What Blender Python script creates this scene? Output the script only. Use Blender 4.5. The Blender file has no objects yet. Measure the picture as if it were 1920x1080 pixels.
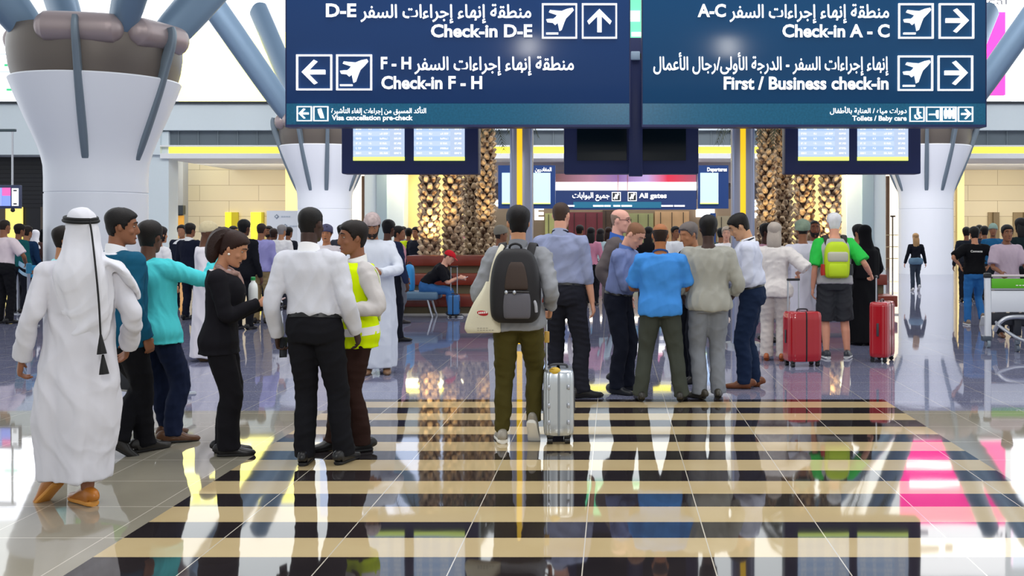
import bpy, bmesh, math, random
import numpy as np
from math import sin, cos, pi, radians as rad
random.seed(4)
SC = bpy.context.scene
COL = SC.collection

# ---------------------------------------------------------------- camera, sky, lamps, exposure
F, PX, PY, CH = 2000.0, 1150.0, 430.0, 1.65        # focal length in pixels, vanishing point, eye height
cam = bpy.data.cameras.new('camera')
cam.sensor_width = 36.0
cam.lens = 36.0 * F / 1920.0
cam.shift_x = -(PX - 960) / 1920.0
cam.shift_y = (PY - 540) / 1920.0
cam.clip_end = 400
cam_o = bpy.data.objects.new('camera', cam)
cam_o.location = (0, 0, CH)
cam_o.rotation_euler = (pi / 2, 0, 0)
COL.objects.link(cam_o)
SC.camera = cam_o

SC.view_settings.view_transform = 'Standard'
SC.view_settings.look = 'None'
SC.view_settings.gamma = 1.0
SC.view_settings.use_curve_mapping = False
SC.view_settings.exposure = 0.25
SC.cycles.max_bounces = 6
SC.cycles.diffuse_bounces = 3
SC.cycles.glossy_bounces = 4
SC.cycles.sample_clamp_indirect = 6.0
SC.cycles.use_denoising = True

world = bpy.data.worlds.new('hall_daylight')
SC.world = world
world.use_nodes = True
wn = world.node_tree.nodes
wl = world.node_tree.links
tc = wn.new('ShaderNodeTexCoord')
sx = wn.new('ShaderNodeSeparateXYZ')
rp = wn.new('ShaderNodeValToRGB')
wl.new(tc.outputs['Generated'], sx.inputs[0])
wl.new(sx.outputs['Z'], rp.inputs[0])
rp.color_ramp.elements[0].position = 0.0
rp.color_ramp.elements[0].color = (0.93, 0.97, 1.0, 1)
rp.color_ramp.elements[1].position = 0.75
rp.color_ramp.elements[1].color = (0.42, 0.45, 0.5, 1)
e_ = rp.color_ramp.elements.new(0.32)
e_.color = (0.93, 0.98, 1.0, 1)
mr = wn.new('ShaderNodeMapRange')                      # the glazed end of the hall is brighter than the end behind the camera
mr.inputs['From Min'].default_value = -0.4
mr.inputs['From Max'].default_value = 0.6
mr.inputs['To Min'].default_value = 0.72
mr.inputs['To Max'].default_value = 1.65
wl.new(sx.outputs['Y'], mr.inputs['Value'])
wl.new(mr.outputs['Result'], wn['Background'].inputs['Strength'])
wl.new(rp.outputs['Color'], wn['Background'].inputs['Color'])


def area(name, loc, size, sizey, power, rot, col=(1, 1, 1)):
    l = bpy.data.lights.new(name, 'AREA')
    l.shape = 'RECTANGLE'
    l.size, l.size_y, l.energy, l.color = size, sizey, power, col
    o = bpy.data.objects.new(name, l)
    o.location, o.rotation_euler = loc, rot
    COL.objects.link(o)
    return o


area('overhead_fill', (0, 9, 11), 16, 10, 900, (0, 0, 0), (1.0, 0.97, 0.92))  # added unseen fill from above, gives the figures form
for x_ in (-12, 0, 12):
    area('overhead_fill', (x_, 27, 13), 10, 4, 950, (rad(52), 0, 0), (1.0, 0.98, 0.97))  # added unseen fills that brighten the columns and back wall
area('hall_flood_lamp', (0.15, -3, 6.15), 0.9, 2.4, 260, (rad(62), 0, 0), (1.0, 0.98, 0.95))


def at(x, y, Y):                                     # a point of the hall seen at photo position x, y and distance Y
    return ((x - PX) * Y / F, Y, CH - (y - PY) * Y / F)


def ground(x, y):
    Y = F * CH / (y - PY)
    return ((x - PX) * Y / F, Y, 0.0)


# ---------------------------------------------------------------- materials
def lin(c):
    if isinstance(c, str):
        c = tuple(int(c[i:i + 2], 16) for i in (0, 2, 4))
    o = []
    for v in c[:3]:
        v = v / 255.0
        o.append(v / 12.92 if v <= 0.04045 else ((v + 0.055) / 1.055) ** 2.4)
    return tuple(o) + (1.0,)


MATS = {}


def mat(name, col, rough=0.6, metal=0.0, emit=0.0, bump=0.0, bscale=60.0, vary=0.0, spec=0.4, coat=0.0, vscale=9.0):
    key = (name, str(col), rough, metal, emit, bump, vary)
    if key in MATS:
        return MATS[key]
    m = bpy.data.materials.new(name)
    m.use_nodes = True
    nt = m.node_tree
    b = nt.nodes['Principled BSDF']
    c = lin(col)
    b.inputs['Base Color'].default_value = c
    b.inputs['Roughness'].default_value = rough
    b.inputs['Metallic'].default_value = metal
    b.inputs['Specular IOR Level'].default_value = spec
    b.inputs['Coat Weight'].default_value = coat
    if emit:
        b.inputs['Emission Color'].default_value = c
        b.inputs['Emission Strength'].default_value = emit
    if bump or vary:
        t = nt.nodes.new('ShaderNodeTexCoord')
        n = nt.nodes.new('ShaderNodeTexNoise')
        n.inputs['Scale'].default_value = bscale
        n.inputs['Detail'].default_value = 4
        nt.links.new(t.outputs['Object'], n.inputs['Vector'])
        if bump:
            bp = nt.nodes.new('ShaderNodeBump')
            bp.inputs['Strength'].default_value = bump
            bp.inputs['Distance'].default_value = 0.01
            nt.links.new(n.outputs['Fac'], bp.inputs['Height'])
            nt.links.new(bp.outputs['Normal'], b.inputs['Normal'])
        if vary:
            n2 = nt.nodes.new('ShaderNodeTexNoise')
            n2.inputs['Scale'].default_value = vscale
            n2.inputs['Detail'].default_value = 3
            nt.links.new(t.outputs['Object'], n2.inputs['Vector'])
            mx = nt.nodes.new('ShaderNodeMix')
            mx.data_type = 'RGBA'
            mx.inputs['A'].default_value = tuple(v * (1 - vary) for v in c[:3]) + (1,)
            mx.inputs['B'].default_value = tuple(min(1, v * (1 + vary)) for v in c[:3]) + (1,)
            nt.links.new(n2.outputs['Fac'], mx.inputs['Factor'])
            nt.links.new(mx.outputs['Result'], b.inputs['Base Color'])
    MATS[key] = m
    return m


def cloth(col, rough=0.85, vary=0.06):
    return mat('woven_cloth', col, rough, bump=0.12, bscale=220, vary=vary, spec=0.15)


# ---------------------------------------------------------------- mesh building
def catmull(A, sub):
    A = np.asarray(A, float)
    if sub <= 1 or len(A) < 3:
        return A
    B = np.vstack([2 * A[:1] - A[1:2], A, 2 * A[-1:] - A[-2:-1]])
    out = []
    t = np.linspace(0, 1, sub, endpoint=False)[:, None]
    for i in range(len(A) - 1):
        p0, p1, p2, p3 = B[i], B[i + 1], B[i + 2], B[i + 3]
        out.append(0.5 * ((2 * p1) + (-p0 + p2) * t + (2 * p0 - 5 * p1 + 4 * p2 - p3) * t ** 2 + (-p0 + 3 * p1 - 3 * p2 + p3) * t ** 3))
    out.append(A[-1:])
    return np.vstack(out)


def unit(v):
    v = np.asarray(v, float)
    return v / max(np.linalg.norm(v), 1e-9)


class Geo:
    def __init__(s):
        s.V, s.F, s.n, s.mi = [], [], 0, []

    def add(s, V, Fs, mi=0):
        V = np.asarray(V, float)
        s.V.append(V)
        for f in Fs:
            s.F.append(tuple(int(i) + s.n for i in f))
        s.mi += [mi] * len(Fs)
        s.n += len(V)
        return s

    def rings(s, R, cap=True, mi=0, loop=False):          # R: K x M x 3
        R = np.asarray(R, float)
        K, M = R.shape[:2]
        V = R.reshape(-1, 3)
        Fs = []
        for i in range(K if loop else K - 1):
            a, b = i * M, ((i + 1) % K) * M
            for j in range(M):
                k = (j + 1) % M
                Fs.append((a + j, a + k, b + k, b + j))
        if cap and not loop:
            V = np.vstack([V, R[0].mean(0), R[-1].mean(0)])
            c0, c1 = K * M, K * M + 1
            for j in range(M):
                k = (j + 1) % M
                Fs.append((k, j, c0))
                Fs.append(((K - 1) * M + j, (K - 1) * M + k, c1))
        return s.add(V, Fs, mi)

    def tube(s, P, RA, RB=None, ref=(1, 0, 0), seg=14, sub=3, n=2.0, cap=True, mi=0, tf=None, fold=None):
        P = np.asarray(P, float)
        N = len(P)
        RA = np.full(N, RA, float) if np.isscalar(RA) else np.asarray(RA, float)
        RB = RA if RB is None else (np.full(N, RB, float) if np.isscalar(RB) else np.asarray(RB, float))
        D = catmull(np.column_stack([P, RA, RB]), sub)
        P, RA, RB = D[:, :3], np.maximum(D[:, 3], 1e-4), np.maximum(D[:, 4], 1e-4)
        T = np.gradient(P, axis=0)
        th = np.linspace(0, 2 * pi, seg, endpoint=False)
        cs, sn = np.cos(th), np.sin(th)
        if n != 2.0:
            cs, sn = np.sign(cs) * np.abs(cs) ** (2 / n), np.sign(sn) * np.abs(sn) ** (2 / n)
        R = []
        a = np.asarray(ref, float)
        for i in range(len(P)):
            t = unit(T[i])
            a2 = a - t * np.dot(a, t)
            if np.linalg.norm(a2) < 0.05:
                a2 = np.cross(t, (0.3, 1, 0.2))
            a2 = unit(a2)
            a = a2
            b = np.cross(t, a2)
            m = 1.0 if fold is None else fold(i / (len(P) - 1), th)[:, None]
            R.append(P[i] + m * (a2 * (RA[i] * cs)[:, None] + b * (RB[i] * sn)[:, None]))
        R = np.array(R)
        if tf is not None:
            R = tf(R.reshape(-1, 3)).reshape(R.shape)
        return s.rings(R, cap, mi)

    def ball(s, c, r, seg=12, mi=0, rot=None):
        r = np.array([r, r, r] if np.isscalar(r) else r, float)
        K = max(6, seg // 2)
        R = []
        for i in range(1, K):
            ph = pi * i / K
            th = np.linspace(0, 2 * pi, seg, endpoint=False)
            p = np.column_stack([np.cos(th) * sin(ph), np.sin(th) * sin(ph), np.full(seg, -cos(ph))]) * r
            if rot is not None:
                p = p @ np.asarray(rot).T
            R.append(p + np.asarray(c, float))
        top = np.array([0, 0, r[2]])
        if rot is not None:
            top = np.asarray(rot) @ top
        n0 = s.n
        s.rings(R, True, mi)
        s.V[-1][-2] = np.asarray(c, float) - top
        s.V[-1][-1] = np.asarray(c, float) + top
        return s

    def box(s, c, size, bevel=0.0, rot=None, mi=0, seg=2):
        bm = bmesh.new()
        bmesh.ops.create_cube(bm, size=1.0)
        for v in bm.verts:
            v.co.x *= size[0]
            v.co.y *= size[1]
            v.co.z *= size[2]
        if bevel:
            bmesh.ops.bevel(bm, geom=bm.edges[:], offset=bevel, segments=seg, affect='EDGES', profile=0.5)
        bm.verts.index_update()
        V = np.array([v.co[:] for v in bm.verts])
        Fs = [[v.index for v in f.verts] for f in bm.faces]
        bm.free()
        if rot is not None:
            V = V @ np.asarray(rot).T
        return s.add(V + np.asarray(c, float), Fs, mi)

    def cyl(s, p0, p1, r0, r1=None, seg=14, mi=0):
        r1 = r0 if r1 is None else r1
        return s.tube([p0, p1], [r0, r1], seg=seg, sub=1, mi=mi, ref=(1, 0.01, 0.02))

    def lathe(s, prof, c=(0, 0, 0), seg=32, cap=True, mi=0):
        th = np.linspace(0, 2 * pi, seg, endpoint=False)
        R = [np.column_stack([np.cos(th) * r, np.sin(th) * r, np.full(seg, z)]) + np.asarray(c, float) for r, z in prof]
        return s.rings(R, cap, mi)

    def prism(s, pts, y, t, mi=0):                        # outline in x,z extruded along +y
        pts = np.asarray(pts, float)
        M = len(pts)
        A = np.column_stack([pts[:, 0], np.full(M, y), pts[:, 1]])
        B = A + np.array([0, t, 0])
        Fs = [tuple(range(M)), tuple(range(2 * M - 1, M - 1, -1))]
        for j in range(M):
            k = (j + 1) % M
            Fs.append((j, M + j, M + k, k))
        return s.add(np.vstack([A, B]), Fs, mi)

    def arr(s):
        return np.vstack(s.V)


def rx(a):
    return np.array([[1, 0, 0], [0, cos(a), -sin(a)], [0, sin(a), cos(a)]])


def ry(a):
    return np.array([[cos(a), 0, sin(a)], [0, 1, 0], [-sin(a), 0, cos(a)]])


def rz(a):
    return np.array([[cos(a), -sin(a), 0], [sin(a), cos(a), 0], [0, 0, 1]])


BAKE = []


def obj(name, g, m, parent=None, smooth=True, voxel=None, iters=0, post=None, label=None, fixn=True):
    me = bpy.data.meshes.new(name)
    me.from_pydata(g.arr().tolist(), [], g.F)
    ms = m if isinstance(m, (list, tuple)) else [m]
    for x in ms:
        me.materials.append(x)
    if len(ms) > 1:
        me.polygons.foreach_set('material_index', g.mi)
    if fixn:
        bm = bmesh.new()
        bm.from_mesh(me)
        bmesh.ops.recalc_face_normals(bm, faces=bm.faces[:])
        bm.to_mesh(me)
        bm.free()
    if smooth:
        me.shade_smooth()
        if voxel is None:
            me.set_sharp_from_angle(angle=rad(42))
    o = bpy.data.objects.new(name, me)
    COL.objects.link(o)
    if parent is not None:
        o.parent = parent
    if label:
        o['label'] = label
    if voxel:
        md = o.modifiers.new('r', 'REMESH')
        md.mode = 'VOXEL'
        md.voxel_size = voxel
        md.use_smooth_shade = True
        BAKE.append((o, iters, post))
    return o


def bake_all():
    bpy.context.view_layer.update()
    dg = bpy.context.evaluated_depsgraph_get()
    for o, iters, post in BAKE:
        me = bpy.data.meshes.new_from_object(o.evaluated_get(dg))
        n = len(me.vertices)
        if n == 0:
            o.modifiers.clear()
            continue
        V = np.empty(n * 3)
        me.vertices.foreach_get('co', V)
        V = V.reshape(-1, 3)
        E = np.empty(len(me.edges) * 2, dtype=np.int32)
        me.edges.foreach_get('vertices', E)
        E = E.reshape(-1, 2)
        deg = np.bincount(E.ravel(), minlength=n).clip(1)[:, None]
        for it in range(iters):
            S = np.column_stack([np.bincount(E[:, 0], V[E[:, 1], k], n) + np.bincount(E[:, 1], V[E[:, 0], k], n) for k in range(3)]) / deg
            V = V + (0.55 if it % 2 == 0 else 0.3) * (S - V)
        me.vertices.foreach_set('co', V.ravel())
        if post is not None:
            me.update()
            N = np.empty(n * 3)
            me.vertex_normals.foreach_get('vector', N)
            V = post(V, N.reshape(-1, 3))
            me.vertices.foreach_set('co', V.ravel())
        me.update()
        old = o.data
        o.modifiers.clear()
        o.data = me
        me.name = o.name
        bpy.data.meshes.remove(old)


def tag(o, label=None, cat=None, group=None, kind=None):
    if label:
        o['label'] = label
    if cat:
        o['category'] = cat
    if group:
        o['group'] = group
    if kind:
        o['kind'] = kind
    return o


def thing(name, label, cat, loc=(0, 0, 0), rotz=0.0, group=None):
    o = bpy.data.objects.new(name, None)
    o.empty_display_size = 0.1
    COL.objects.link(o)
    o.location = loc
    o.rotation_euler = (0, 0, rotz)
    return tag(o, label, cat, group)


def dup(root, loc, rotz=0.0, label=None, group=None):
    r = root.copy()
    COL.objects.link(r)
    r.location = loc
    r.rotation_euler = (0, 0, rotz)
    if label:
        r['label'] = label
    if group:
        r['group'] = group
    for ch in list(root.children):
        c = ch.copy()
        COL.objects.link(c)
        c.parent = r
        for g in ch.children:
            d = g.copy()
            COL.objects.link(d)
            d.parent = c
    return r


def struct(name, g, m, smooth=False, label=None):
    o = obj(name, g, m, smooth=smooth)
    o['kind'] = 'structure'
    return o


# ---------------------------------------------------------------- lettering
ARAB = {'ا': (0xFE8D, 0xFE8E, 0, 0), 'أ': (0xFE83, 0xFE84, 0, 0), 'إ': (0xFE87, 0xFE88, 0, 0), 'ب': (0xFE8F, 0xFE90, 0xFE91, 0xFE92),
        'ة': (0xFE93, 0xFE94, 0, 0), 'ت': (0xFE95, 0xFE96, 0xFE97, 0xFE98), 'ج': (0xFE9D, 0xFE9E, 0xFE9F, 0xFEA0), 'د': (0xFEA9, 0xFEAA, 0, 0),
        'ر': (0xFEAD, 0xFEAE, 0, 0), 'س': (0xFEB1, 0xFEB2, 0xFEB3, 0xFEB4), 'ش': (0xFEB5, 0xFEB6, 0xFEB7, 0xFEB8), 'ط': (0xFEC1, 0xFEC2, 0xFEC3, 0xFEC4),
        'ع': (0xFEC9, 0xFECA, 0xFECB, 0xFECC), 'غ': (0xFECD, 0xFECE, 0xFECF, 0xFED0), 'ف': (0xFED1, 0xFED2, 0xFED3, 0xFED4), 'ق': (0xFED5, 0xFED6, 0xFED7, 0xFED8),
        'ك': (0xFED9, 0xFEDA, 0xFEDB, 0xFEDC), 'ل': (0xFEDD, 0xFEDE, 0xFEDF, 0xFEE0), 'م': (0xFEE1, 0xFEE2, 0xFEE3, 0xFEE4), 'ن': (0xFEE5, 0xFEE6, 0xFEE7, 0xFEE8),
        'ه': (0xFEE9, 0xFEEA, 0xFEEB, 0xFEEC), 'و': (0xFEED, 0xFEEE, 0, 0), 'ى': (0xFEEF, 0xFEF0, 0, 0), 'ي': (0xFEF1, 0xFEF2, 0xFEF3, 0xFEF4),
        'ء': (0xFE80, 0, 0, 0), 'ئ': (0xFE89, 0xFE8A, 0xFE8B, 0xFE8C)}


def arabic(s):
    out = []
    for i, c in enumerate(s):
        if c not in ARAB:
            out.append(c)
            continue
        f = ARAB[c]
        p = i > 0 and s[i - 1] in ARAB and ARAB[s[i - 1]][2] and f[1]
        x = i < len(s) - 1 and s[i + 1] in ARAB and ARAB[s[i + 1]][1] and f[2]
        out.append(chr(f[3] if p and x else f[1] if p else f[2] if x else f[0]))
    return ''.join(reversed(out))


def text_geo(body, bold=0.0, ar=False):
    c = bpy.data.curves.new('t', 'FONT')
    c.body = arabic(body) if ar else body
    c.fill_mode = 'FRONT'
    c.resolution_u = 3
    if bold and not ar:
        c.offset = bold
    o = bpy.data.objects.new('t', c)
    COL.objects.link(o)
    bpy.context.view_layer.update()
    me = bpy.data.meshes.new_from_object(o.evaluated_get(bpy.context.evaluated_depsgraph_get()))
    V = np.array([v.co[:] for v in me.vertices])
    Fs = [tuple(p.vertices) for p in me.polygons]
    bpy.data.objects.remove(o)
    bpy.data.curves.remove(c)
    bpy.data.meshes.remove(me)
    g = Geo()
    if ar and bold:
        for k, (dx, dy) in enumerate(((0, 0), (bold, 0), (-bold, 0), (0, bold), (0, -bold))):
            g.add(V + np.array([dx, dy, 0.0015 * k]), Fs)
    else:
        g.add(V, Fs)
    return g


def lettering(name, body, x0, x1, base, cap, Y, m, parent=None, bold=0.02, ar=False, off=(0, 0, 0)):
    """writing between photo columns x0..x1, baseline and capital height in photo pixels, on the plane at distance Y"""
    g = text_geo(body, bold, ar)
    V = g.arr()
    w0, w1 = V[:, 0].min(), V[:, 0].max()
    k = Y / F
    sx_ = (x1 - x0) * k / (w1 - w0)
    sz_ = cap * k / 0.70
    X = (x0 - PX) * k + (V[:, 0] - w0) * sx_
    Z = CH - (base - PY) * k + V[:, 1] * sz_
    g.V = [np.column_stack([X - off[0], np.full(len(V), Y - off[1]) - V[:, 2] * 0.3, Z - off[2]])]
    return obj(name, g, m, parent, smooth=False, fixn=False)


def wobj(name, g, m, parent, **kw):                     # geometry given in hall coordinates, parented to a thing at its place
    L = np.array(parent.location[:])
    if parent.parent is not None:
        L = L + np.array(parent.parent.location[:])
    g.V = [v - L for v in g.V]
    return obj(name, g, m, parent, **kw)


# ---------------------------------------------------------------- people
def sst(a, b, x):
    t = np.clip((np.asarray(x, float) - a) / (b - a), 0, 1)
    return t * t * (3 - 2 * t)


def creases(amp, lo, hi, seed, bias=(1, 1, 1)):
    r = np.random.RandomState(seed)
    K = []
    for _ in range(7):
        d = unit(r.normal(size=3) * np.array(bias))
        K.append((d * 2 * pi / r.uniform(lo, hi), r.uniform(0, 6.28), r.uniform(0.5, 1)))

    def post(V, N):
        w = V + 0.02 * np.sin(V[:, [1, 2, 0]] * 17.0 + seed)
        d = np.zeros(len(V))
        for k, p, a in K:
            d += a * (1 - 1.6 * np.abs(np.sin(w @ k * 0.5 + p)))
        d = np.maximum(d * 0.85, -0.9)
        return V + N * (d * amp)[:, None]
    return post


HEADT = np.array([  # z, half width, half depth, centre y
    (-.122, .022, .022, .058), (-.112, .042, .042, .046), (-.090, .056, .066, .026), (-.060, .064, .082, .012), (-.030, .069, .090, .004),
    (0, .073, .096, 0), (.035, .0765, .100, -.004), (.068, .073, .095, -.007), (.095, .058, .076, -.009), (.112, .036, .048, -.010), (.120, .012, .016, -.010)])


def head_grid(seg=36, sub=4):
    D = catmull(HEADT, sub)
    th = np.linspace(0, 2 * pi, seg, endpoint=False)
    R = np.array([np.column_stack([np.sin(th) * a, cy + np.cos(th) * b, np.full(seg, z)]) for z, a, b, cy in D])
    return R, th                                          # theta 0 = face, pi = back of the head


def interp(th, pts):
    a = np.abs(np.where(th > pi, 2 * pi - th, th))
    return np.interp(a, [rad(p[0]) for p in pts], [p[1] for p in pts])


def hair_geo(style, grow=.010, seed=1):
    R, th = head_grid()
    lines = {'short': [(0, .070), (35, .066), (55, .050), (70, .010), (84, -.030), (96, .02), (112, .0), (125, -.07), (180, -.088)],
             'buzz': [(0, .078), (40, .068), (60, .045), (74, .01), (84, -.02), (96, .02), (112, .0), (130, -.06), (180, -.075)],
             'bald': [(0, .2), (60, .2), (75, .03), (84, -.005), (96, .02), (112, .0), (130, -.06), (180, -.075)],
             'long': [(0, .072), (40, .062), (60, .03), (76, -.03), (84, -.09), (180, -.12)],
             'back': [(0, .075), (40, .062), (60, .035), (80, .0), (96, -.01), (112, -.03), (130, -.07), (180, -.085)]}[style]
    zl = interp(th, lines)[None, :]
    Z = R[:, :, 2]
    show = sst(-.010, .008, Z - zl)
    if style == 'bald':
        top = interp(th, [(0, .0), (70, .03), (100, .06), (180, .068)])[None, :]
        show = show * (1 - sst(-.008, .012, Z - top))
    r = np.random.RandomState(seed)
    ph = r.uniform(0, 6.28, 6)
    T = np.broadcast_to(th[None, :], Z.shape)
    nz = .35 * np.sin(9 * T + ph[0] + 40 * Z) + .3 * np.sin(17 * T + ph[1] - 70 * Z) + .25 * np.sin(5 * T + 90 * Z + ph[2])
    crown = sst(.0, .09, Z)
    g = grow * (1.0 + .9 * crown * (style in ('short', 'back', 'long')) + .22 * nz)
    c = np.array([0, -.005, .01])
    d = R - c
    L = np.linalg.norm(d, axis=2, keepdims=True)
    s = 1 + (show * (g + .006) - .006 - .012 * (1 - show))[:, :, None] / L
    G = Geo()
    G.rings(c + d * s, True)
    return G


def hand_geo(G, w, d, th, side, curl=.45, k=1.0, spread=.0):
    """palm, four bent fingers and a thumb. w wrist, d direction, th thumb direction, side +1 right / -1 left"""
    d = unit(d)
    th = unit(np.asarray(th) - d * np.dot(th, d))
    pn = np.cross(th, d) * side                            # palm faces this way
    w = np.asarray(w, float)
    G.tube([w - d * .03, w, w + d * .03 * k, w + d * .075 * k, w + d * .098 * k], [.024 * k, .025 * k, .036 * k, .041 * k, .036 * k],
           [.020 * k, .018 * k, .017 * k, .016 * k, .012 * k], ref=th, seg=12, n=2.5)
    for i, (o, ln) in enumerate(((.030, .92), (.010, 1.0), (-.010, .95), (-.029, .76))):
        p = w + d * (.090 - .006 * (i == 3)) * k + th * o * k
        cu = curl * (1.0 + .12 * i)
        pts = [p - d * .02, p]
        a = 0.25 * cu
        q = p
        for j, sl in enumerate((.044, .027, .022)):
            a += cu * (.75, .85, .6)[j]
            v = d * cos(a) + pn * sin(a) + th * (.10 * (1.5 - i)) * (1 - cu * .6)
            q = q + unit(v) * sl * ln * k
            pts.append(q)
        G.tube(pts, np.array([.0085, .0090, .0088, .0080, .0062]) * k, ref=th, seg=8, sub=2)
    b = w + d * .022 * k + th * .026 * k
    v = unit(th * .8 + d * .75 + pn * .35)
    v2 = unit(th * .25 + d * .9 + pn * (.35 + .4 * curl))
    v3 = unit(d * .9 + pn * (.35 + .6 * curl) - th * .1)
    G.tube([b - th * .012, b + v * .030 * k, b + (v * .030 + v2 * .032) * k, b + (v * .03 + v2 * .032 + v3 * .024) * k],
           np.array([.013, .0115, .0098, .0072]) * k, ref=d, seg=8, sub=2)


def ik(a, t, l1, l2, pole):
    a, t = np.asarray(a, float), np.asarray(t, float)
    v = t - a
    L = np.linalg.norm(v)
    if L > (l1 + l2) * .998:
        t = a + v / L * (l1 + l2) * .998
        v = t - a
        L = np.linalg.norm(v)
    u = v / L
    x = (l1 * l1 - l2 * l2 + L * L) / (2 * L)
    h = math.sqrt(max(l1 * l1 - x * x, 0))
    p = np.asarray(pole, float)
    p = p - u * np.dot(p, u)
    return a + u * x + unit(p) * h, t


class Person:
    pass


TORSO = np.array([(.84, .140, .095, -.012), (.90, .166, .114, -.016), (.97, .163, .114, -.010), (1.04, .150, .106, .0), (1.12, .146, .106, .006), (1.22, .156, .114, .008),
                  (1.30, .168, .118, .004), (1.36, .166, .112, -.006), (1.40, .146, .096, -.014), (1.435, .108, .078, -.020), (1.462, .080, .067, -.022), (1.485, .062, .060, -.02)])
SKIN = {'dark': '5a3626', 'brown': '8a5a40', 'tan': 'b07a58', 'fair': 'd8a088', 'deep': '3c2720'}


def person(px, fy, top, hdg, label, group=None, skin='brown', hair=('short', '17110f'), wear=None, leg=None, shoe=('1c1a1b', None), head=(0, 0), lean=0, side=0.0, twist=0,
           R=None, L=None, fR=(.1, 0, 5), fL=(-.1, 0, -5), fem=False, belly=0.0, w=1.0, robe=None, face=False, extra=(), hip=None, beard=None, hk=1.0, H=None, bottomless=False,
           headroll=0, neckfwd=0.0, coat=None, depth=None, detail=None):
    """one person standing at photo column px, feet on row fy, crown on row top; hdg 0 faces away from the camera, 90 faces to the right, 180 towards it"""
    s = (fy - PY) / CH
    Y = F * CH / (fy - PY)
    if H is None:
        H = (fy - top) / s
    k = H / 1.75
    near = s > 230
    mid = 120 < s <= 230
    q = .006 if near else .009 if mid else .013
    cq = .009 if near else .011 if mid else .015
    root = thing('person', label, 'person', ((px - PX) * Y / F, Y, 0), -rad(hdg), group)
    seed = int(px * 7 + fy)
    p = Person()
    p.root, p.k, p.s, p.Y = root, k, s, Y
    # ---- legs
    UL, LL, AH = .425 * k, .405 * k, .085 * k
    feet = {}
    for nm, f in (('R', fR), ('L', fL)):
        x, y, yaw = f[:3]
        lift = rad(f[3]) if len(f) > 3 else 0
        zz = f[4] if len(f) > 4 else 0
        M = rz(-rad(yaw))
        ball = np.array([0, .115 * k, .0])

        def ft(V, M=M, lift=lift, ball=ball, x=x, y=y, zz=zz):
            V = (np.asarray(V, float) - ball) @ rx(-lift).T + ball
            return V @ M.T + np.array([x, y, zz])
        feet[nm] = (ft, ft(np.array([[0, .0, AH]]))[0], M @ np.array([0, 1, 0]))
    hz = .905 * k
    for nm, sg in (('R', 1), ('L', -1)):
        an = feet[nm][1]
        d = math.hypot(an[0] - sg * .09 * k, an[1])
        hz = min(hz, an[2] + math.sqrt(max((UL + LL) ** 2 * .992 - d * d, .04)))
    if hip is not None:
        hz = hip
    dz = hz - .905 * k
    la, tw = rad(lean), rad(twist)
    piv = np.array([0, 0, hz + .03])
    shx = .97 if fem else 1.0

    def TP(V):
        V = np.asarray(V, float)
        t = sst(0, .32 * k, V[..., 2] - piv[2])
        u = V - piv
        a = -la * t
        c, s_ = np.cos(a), np.sin(a)
        y = u[..., 1] * c - u[..., 2] * s_
        z = u[..., 1] * s_ + u[..., 2] * c
        b = -tw * t
        x = u[..., 0] * np.cos(b) - y * np.sin(b)
        y = u[..., 0] * np.sin(b) + y * np.cos(b)
        return np.stack([x + side * t * (V[..., 2] - piv[2]) / .5, y, z], -1) + piv

    def torso(z0, z1, f=0.0, fz=None, wide=1.0):
        T = TORSO[(TORSO[:, 0] >= z0 - 1e-6) & (TORSO[:, 0] <= z1 + 1e-6)].copy()
        rows = []
        for z in sorted(set([z0, z1] + list(T[:, 0]) + ([z0 + .028, z0 + .044] if .97 < z0 < .98 else []))):
            r = [np.interp(z, TORSO[:, 0], TORSO[:, j]) for j in (1, 2, 3)]
            bw = math.exp(-((z - 1.12) / .11) ** 2) * belly
            if fem:
                r[0] *= np.interp(z, [.85, .95, 1.1, 1.3, 1.45], [1.06, 1.05, .86, .90, .92])
                r[1] *= .95
                bu = math.exp(-((z - 1.27) / .06) ** 2) * .022
                r[1] += bu
                r[2] += bu
            e = f if fz is None else f + fz(z)
            rows.append((z, r[0] * w * wide + bw * .5 + e, r[1] * w + bw * .6 + e, r[2] + bw * .5))
        A = np.array(rows)
        P = np.column_stack([np.zeros(len(A)), A[:, 3] * k, A[:, 0] * k + dz])
        return P, A[:, 1] * k, A[:, 2] * k

    def add_torso(G, z0, z1, f=0.0, seg=28, fz=None, fold=None, wide=1.0):
        P, a, b = torso(z0, z1, f, fz, wide)
        G.tube(P, a, b, seg=seg, sub=3, n=2.35, tf=TP, fold=fold)

    sh = {}
    for nm, sg in (('R', 1), ('L', -1)):
        sh[nm] = TP(np.array([sg * .178 * k * shx * w ** .5, -.018 * k, 1.388 * k + dz]))
    UA, FA = .295 * k, .255 * k
    arms = {}
    for nm, sg, A in (('R', 1, R), ('L', -1, L)):
        A = dict(A or {})
        t = np.array(A.get('to', (sg * .27, .06, .86)), float)
        if 'to' not in A:
            t = np.array([t[0] * w ** .5, t[1], t[2] * k + dz])
        pole = A.get('pole', (sg * .35, -1, -.1))
        el, wr = ik(sh[nm], t, UA, FA, pole)
        d = unit(wr - el)
        hd = unit(np.array(A['dir'], float)) if 'dir' in A else d
        thd = A.get('thumb', (0, .8, .6) if abs(d[2]) > .5 else (-sg * .3, .1, 1))
        arms[nm] = (sh[nm], el, wr, hd, np.array(thd, float), A.get('curl', .45))
    hips = {}
    for nm, sg in (('R', 1), ('L', -1)):
        h0 = np.array([sg * .088 * k, 0, hz])
        an, fw = feet[nm][1], feet[nm][2]
        pole = unit(np.array([0, 1, 0.02]) + fw * .8)
        kn, an2 = ik(h0, an, UL, LL, pole)
        hips[nm] = (h0, kn, an2)
    # ---- head frame
    nb = TP(np.array([0, -.02 * k, 1.475 * k + dz]))
    hs = k ** .5 * hk
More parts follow.
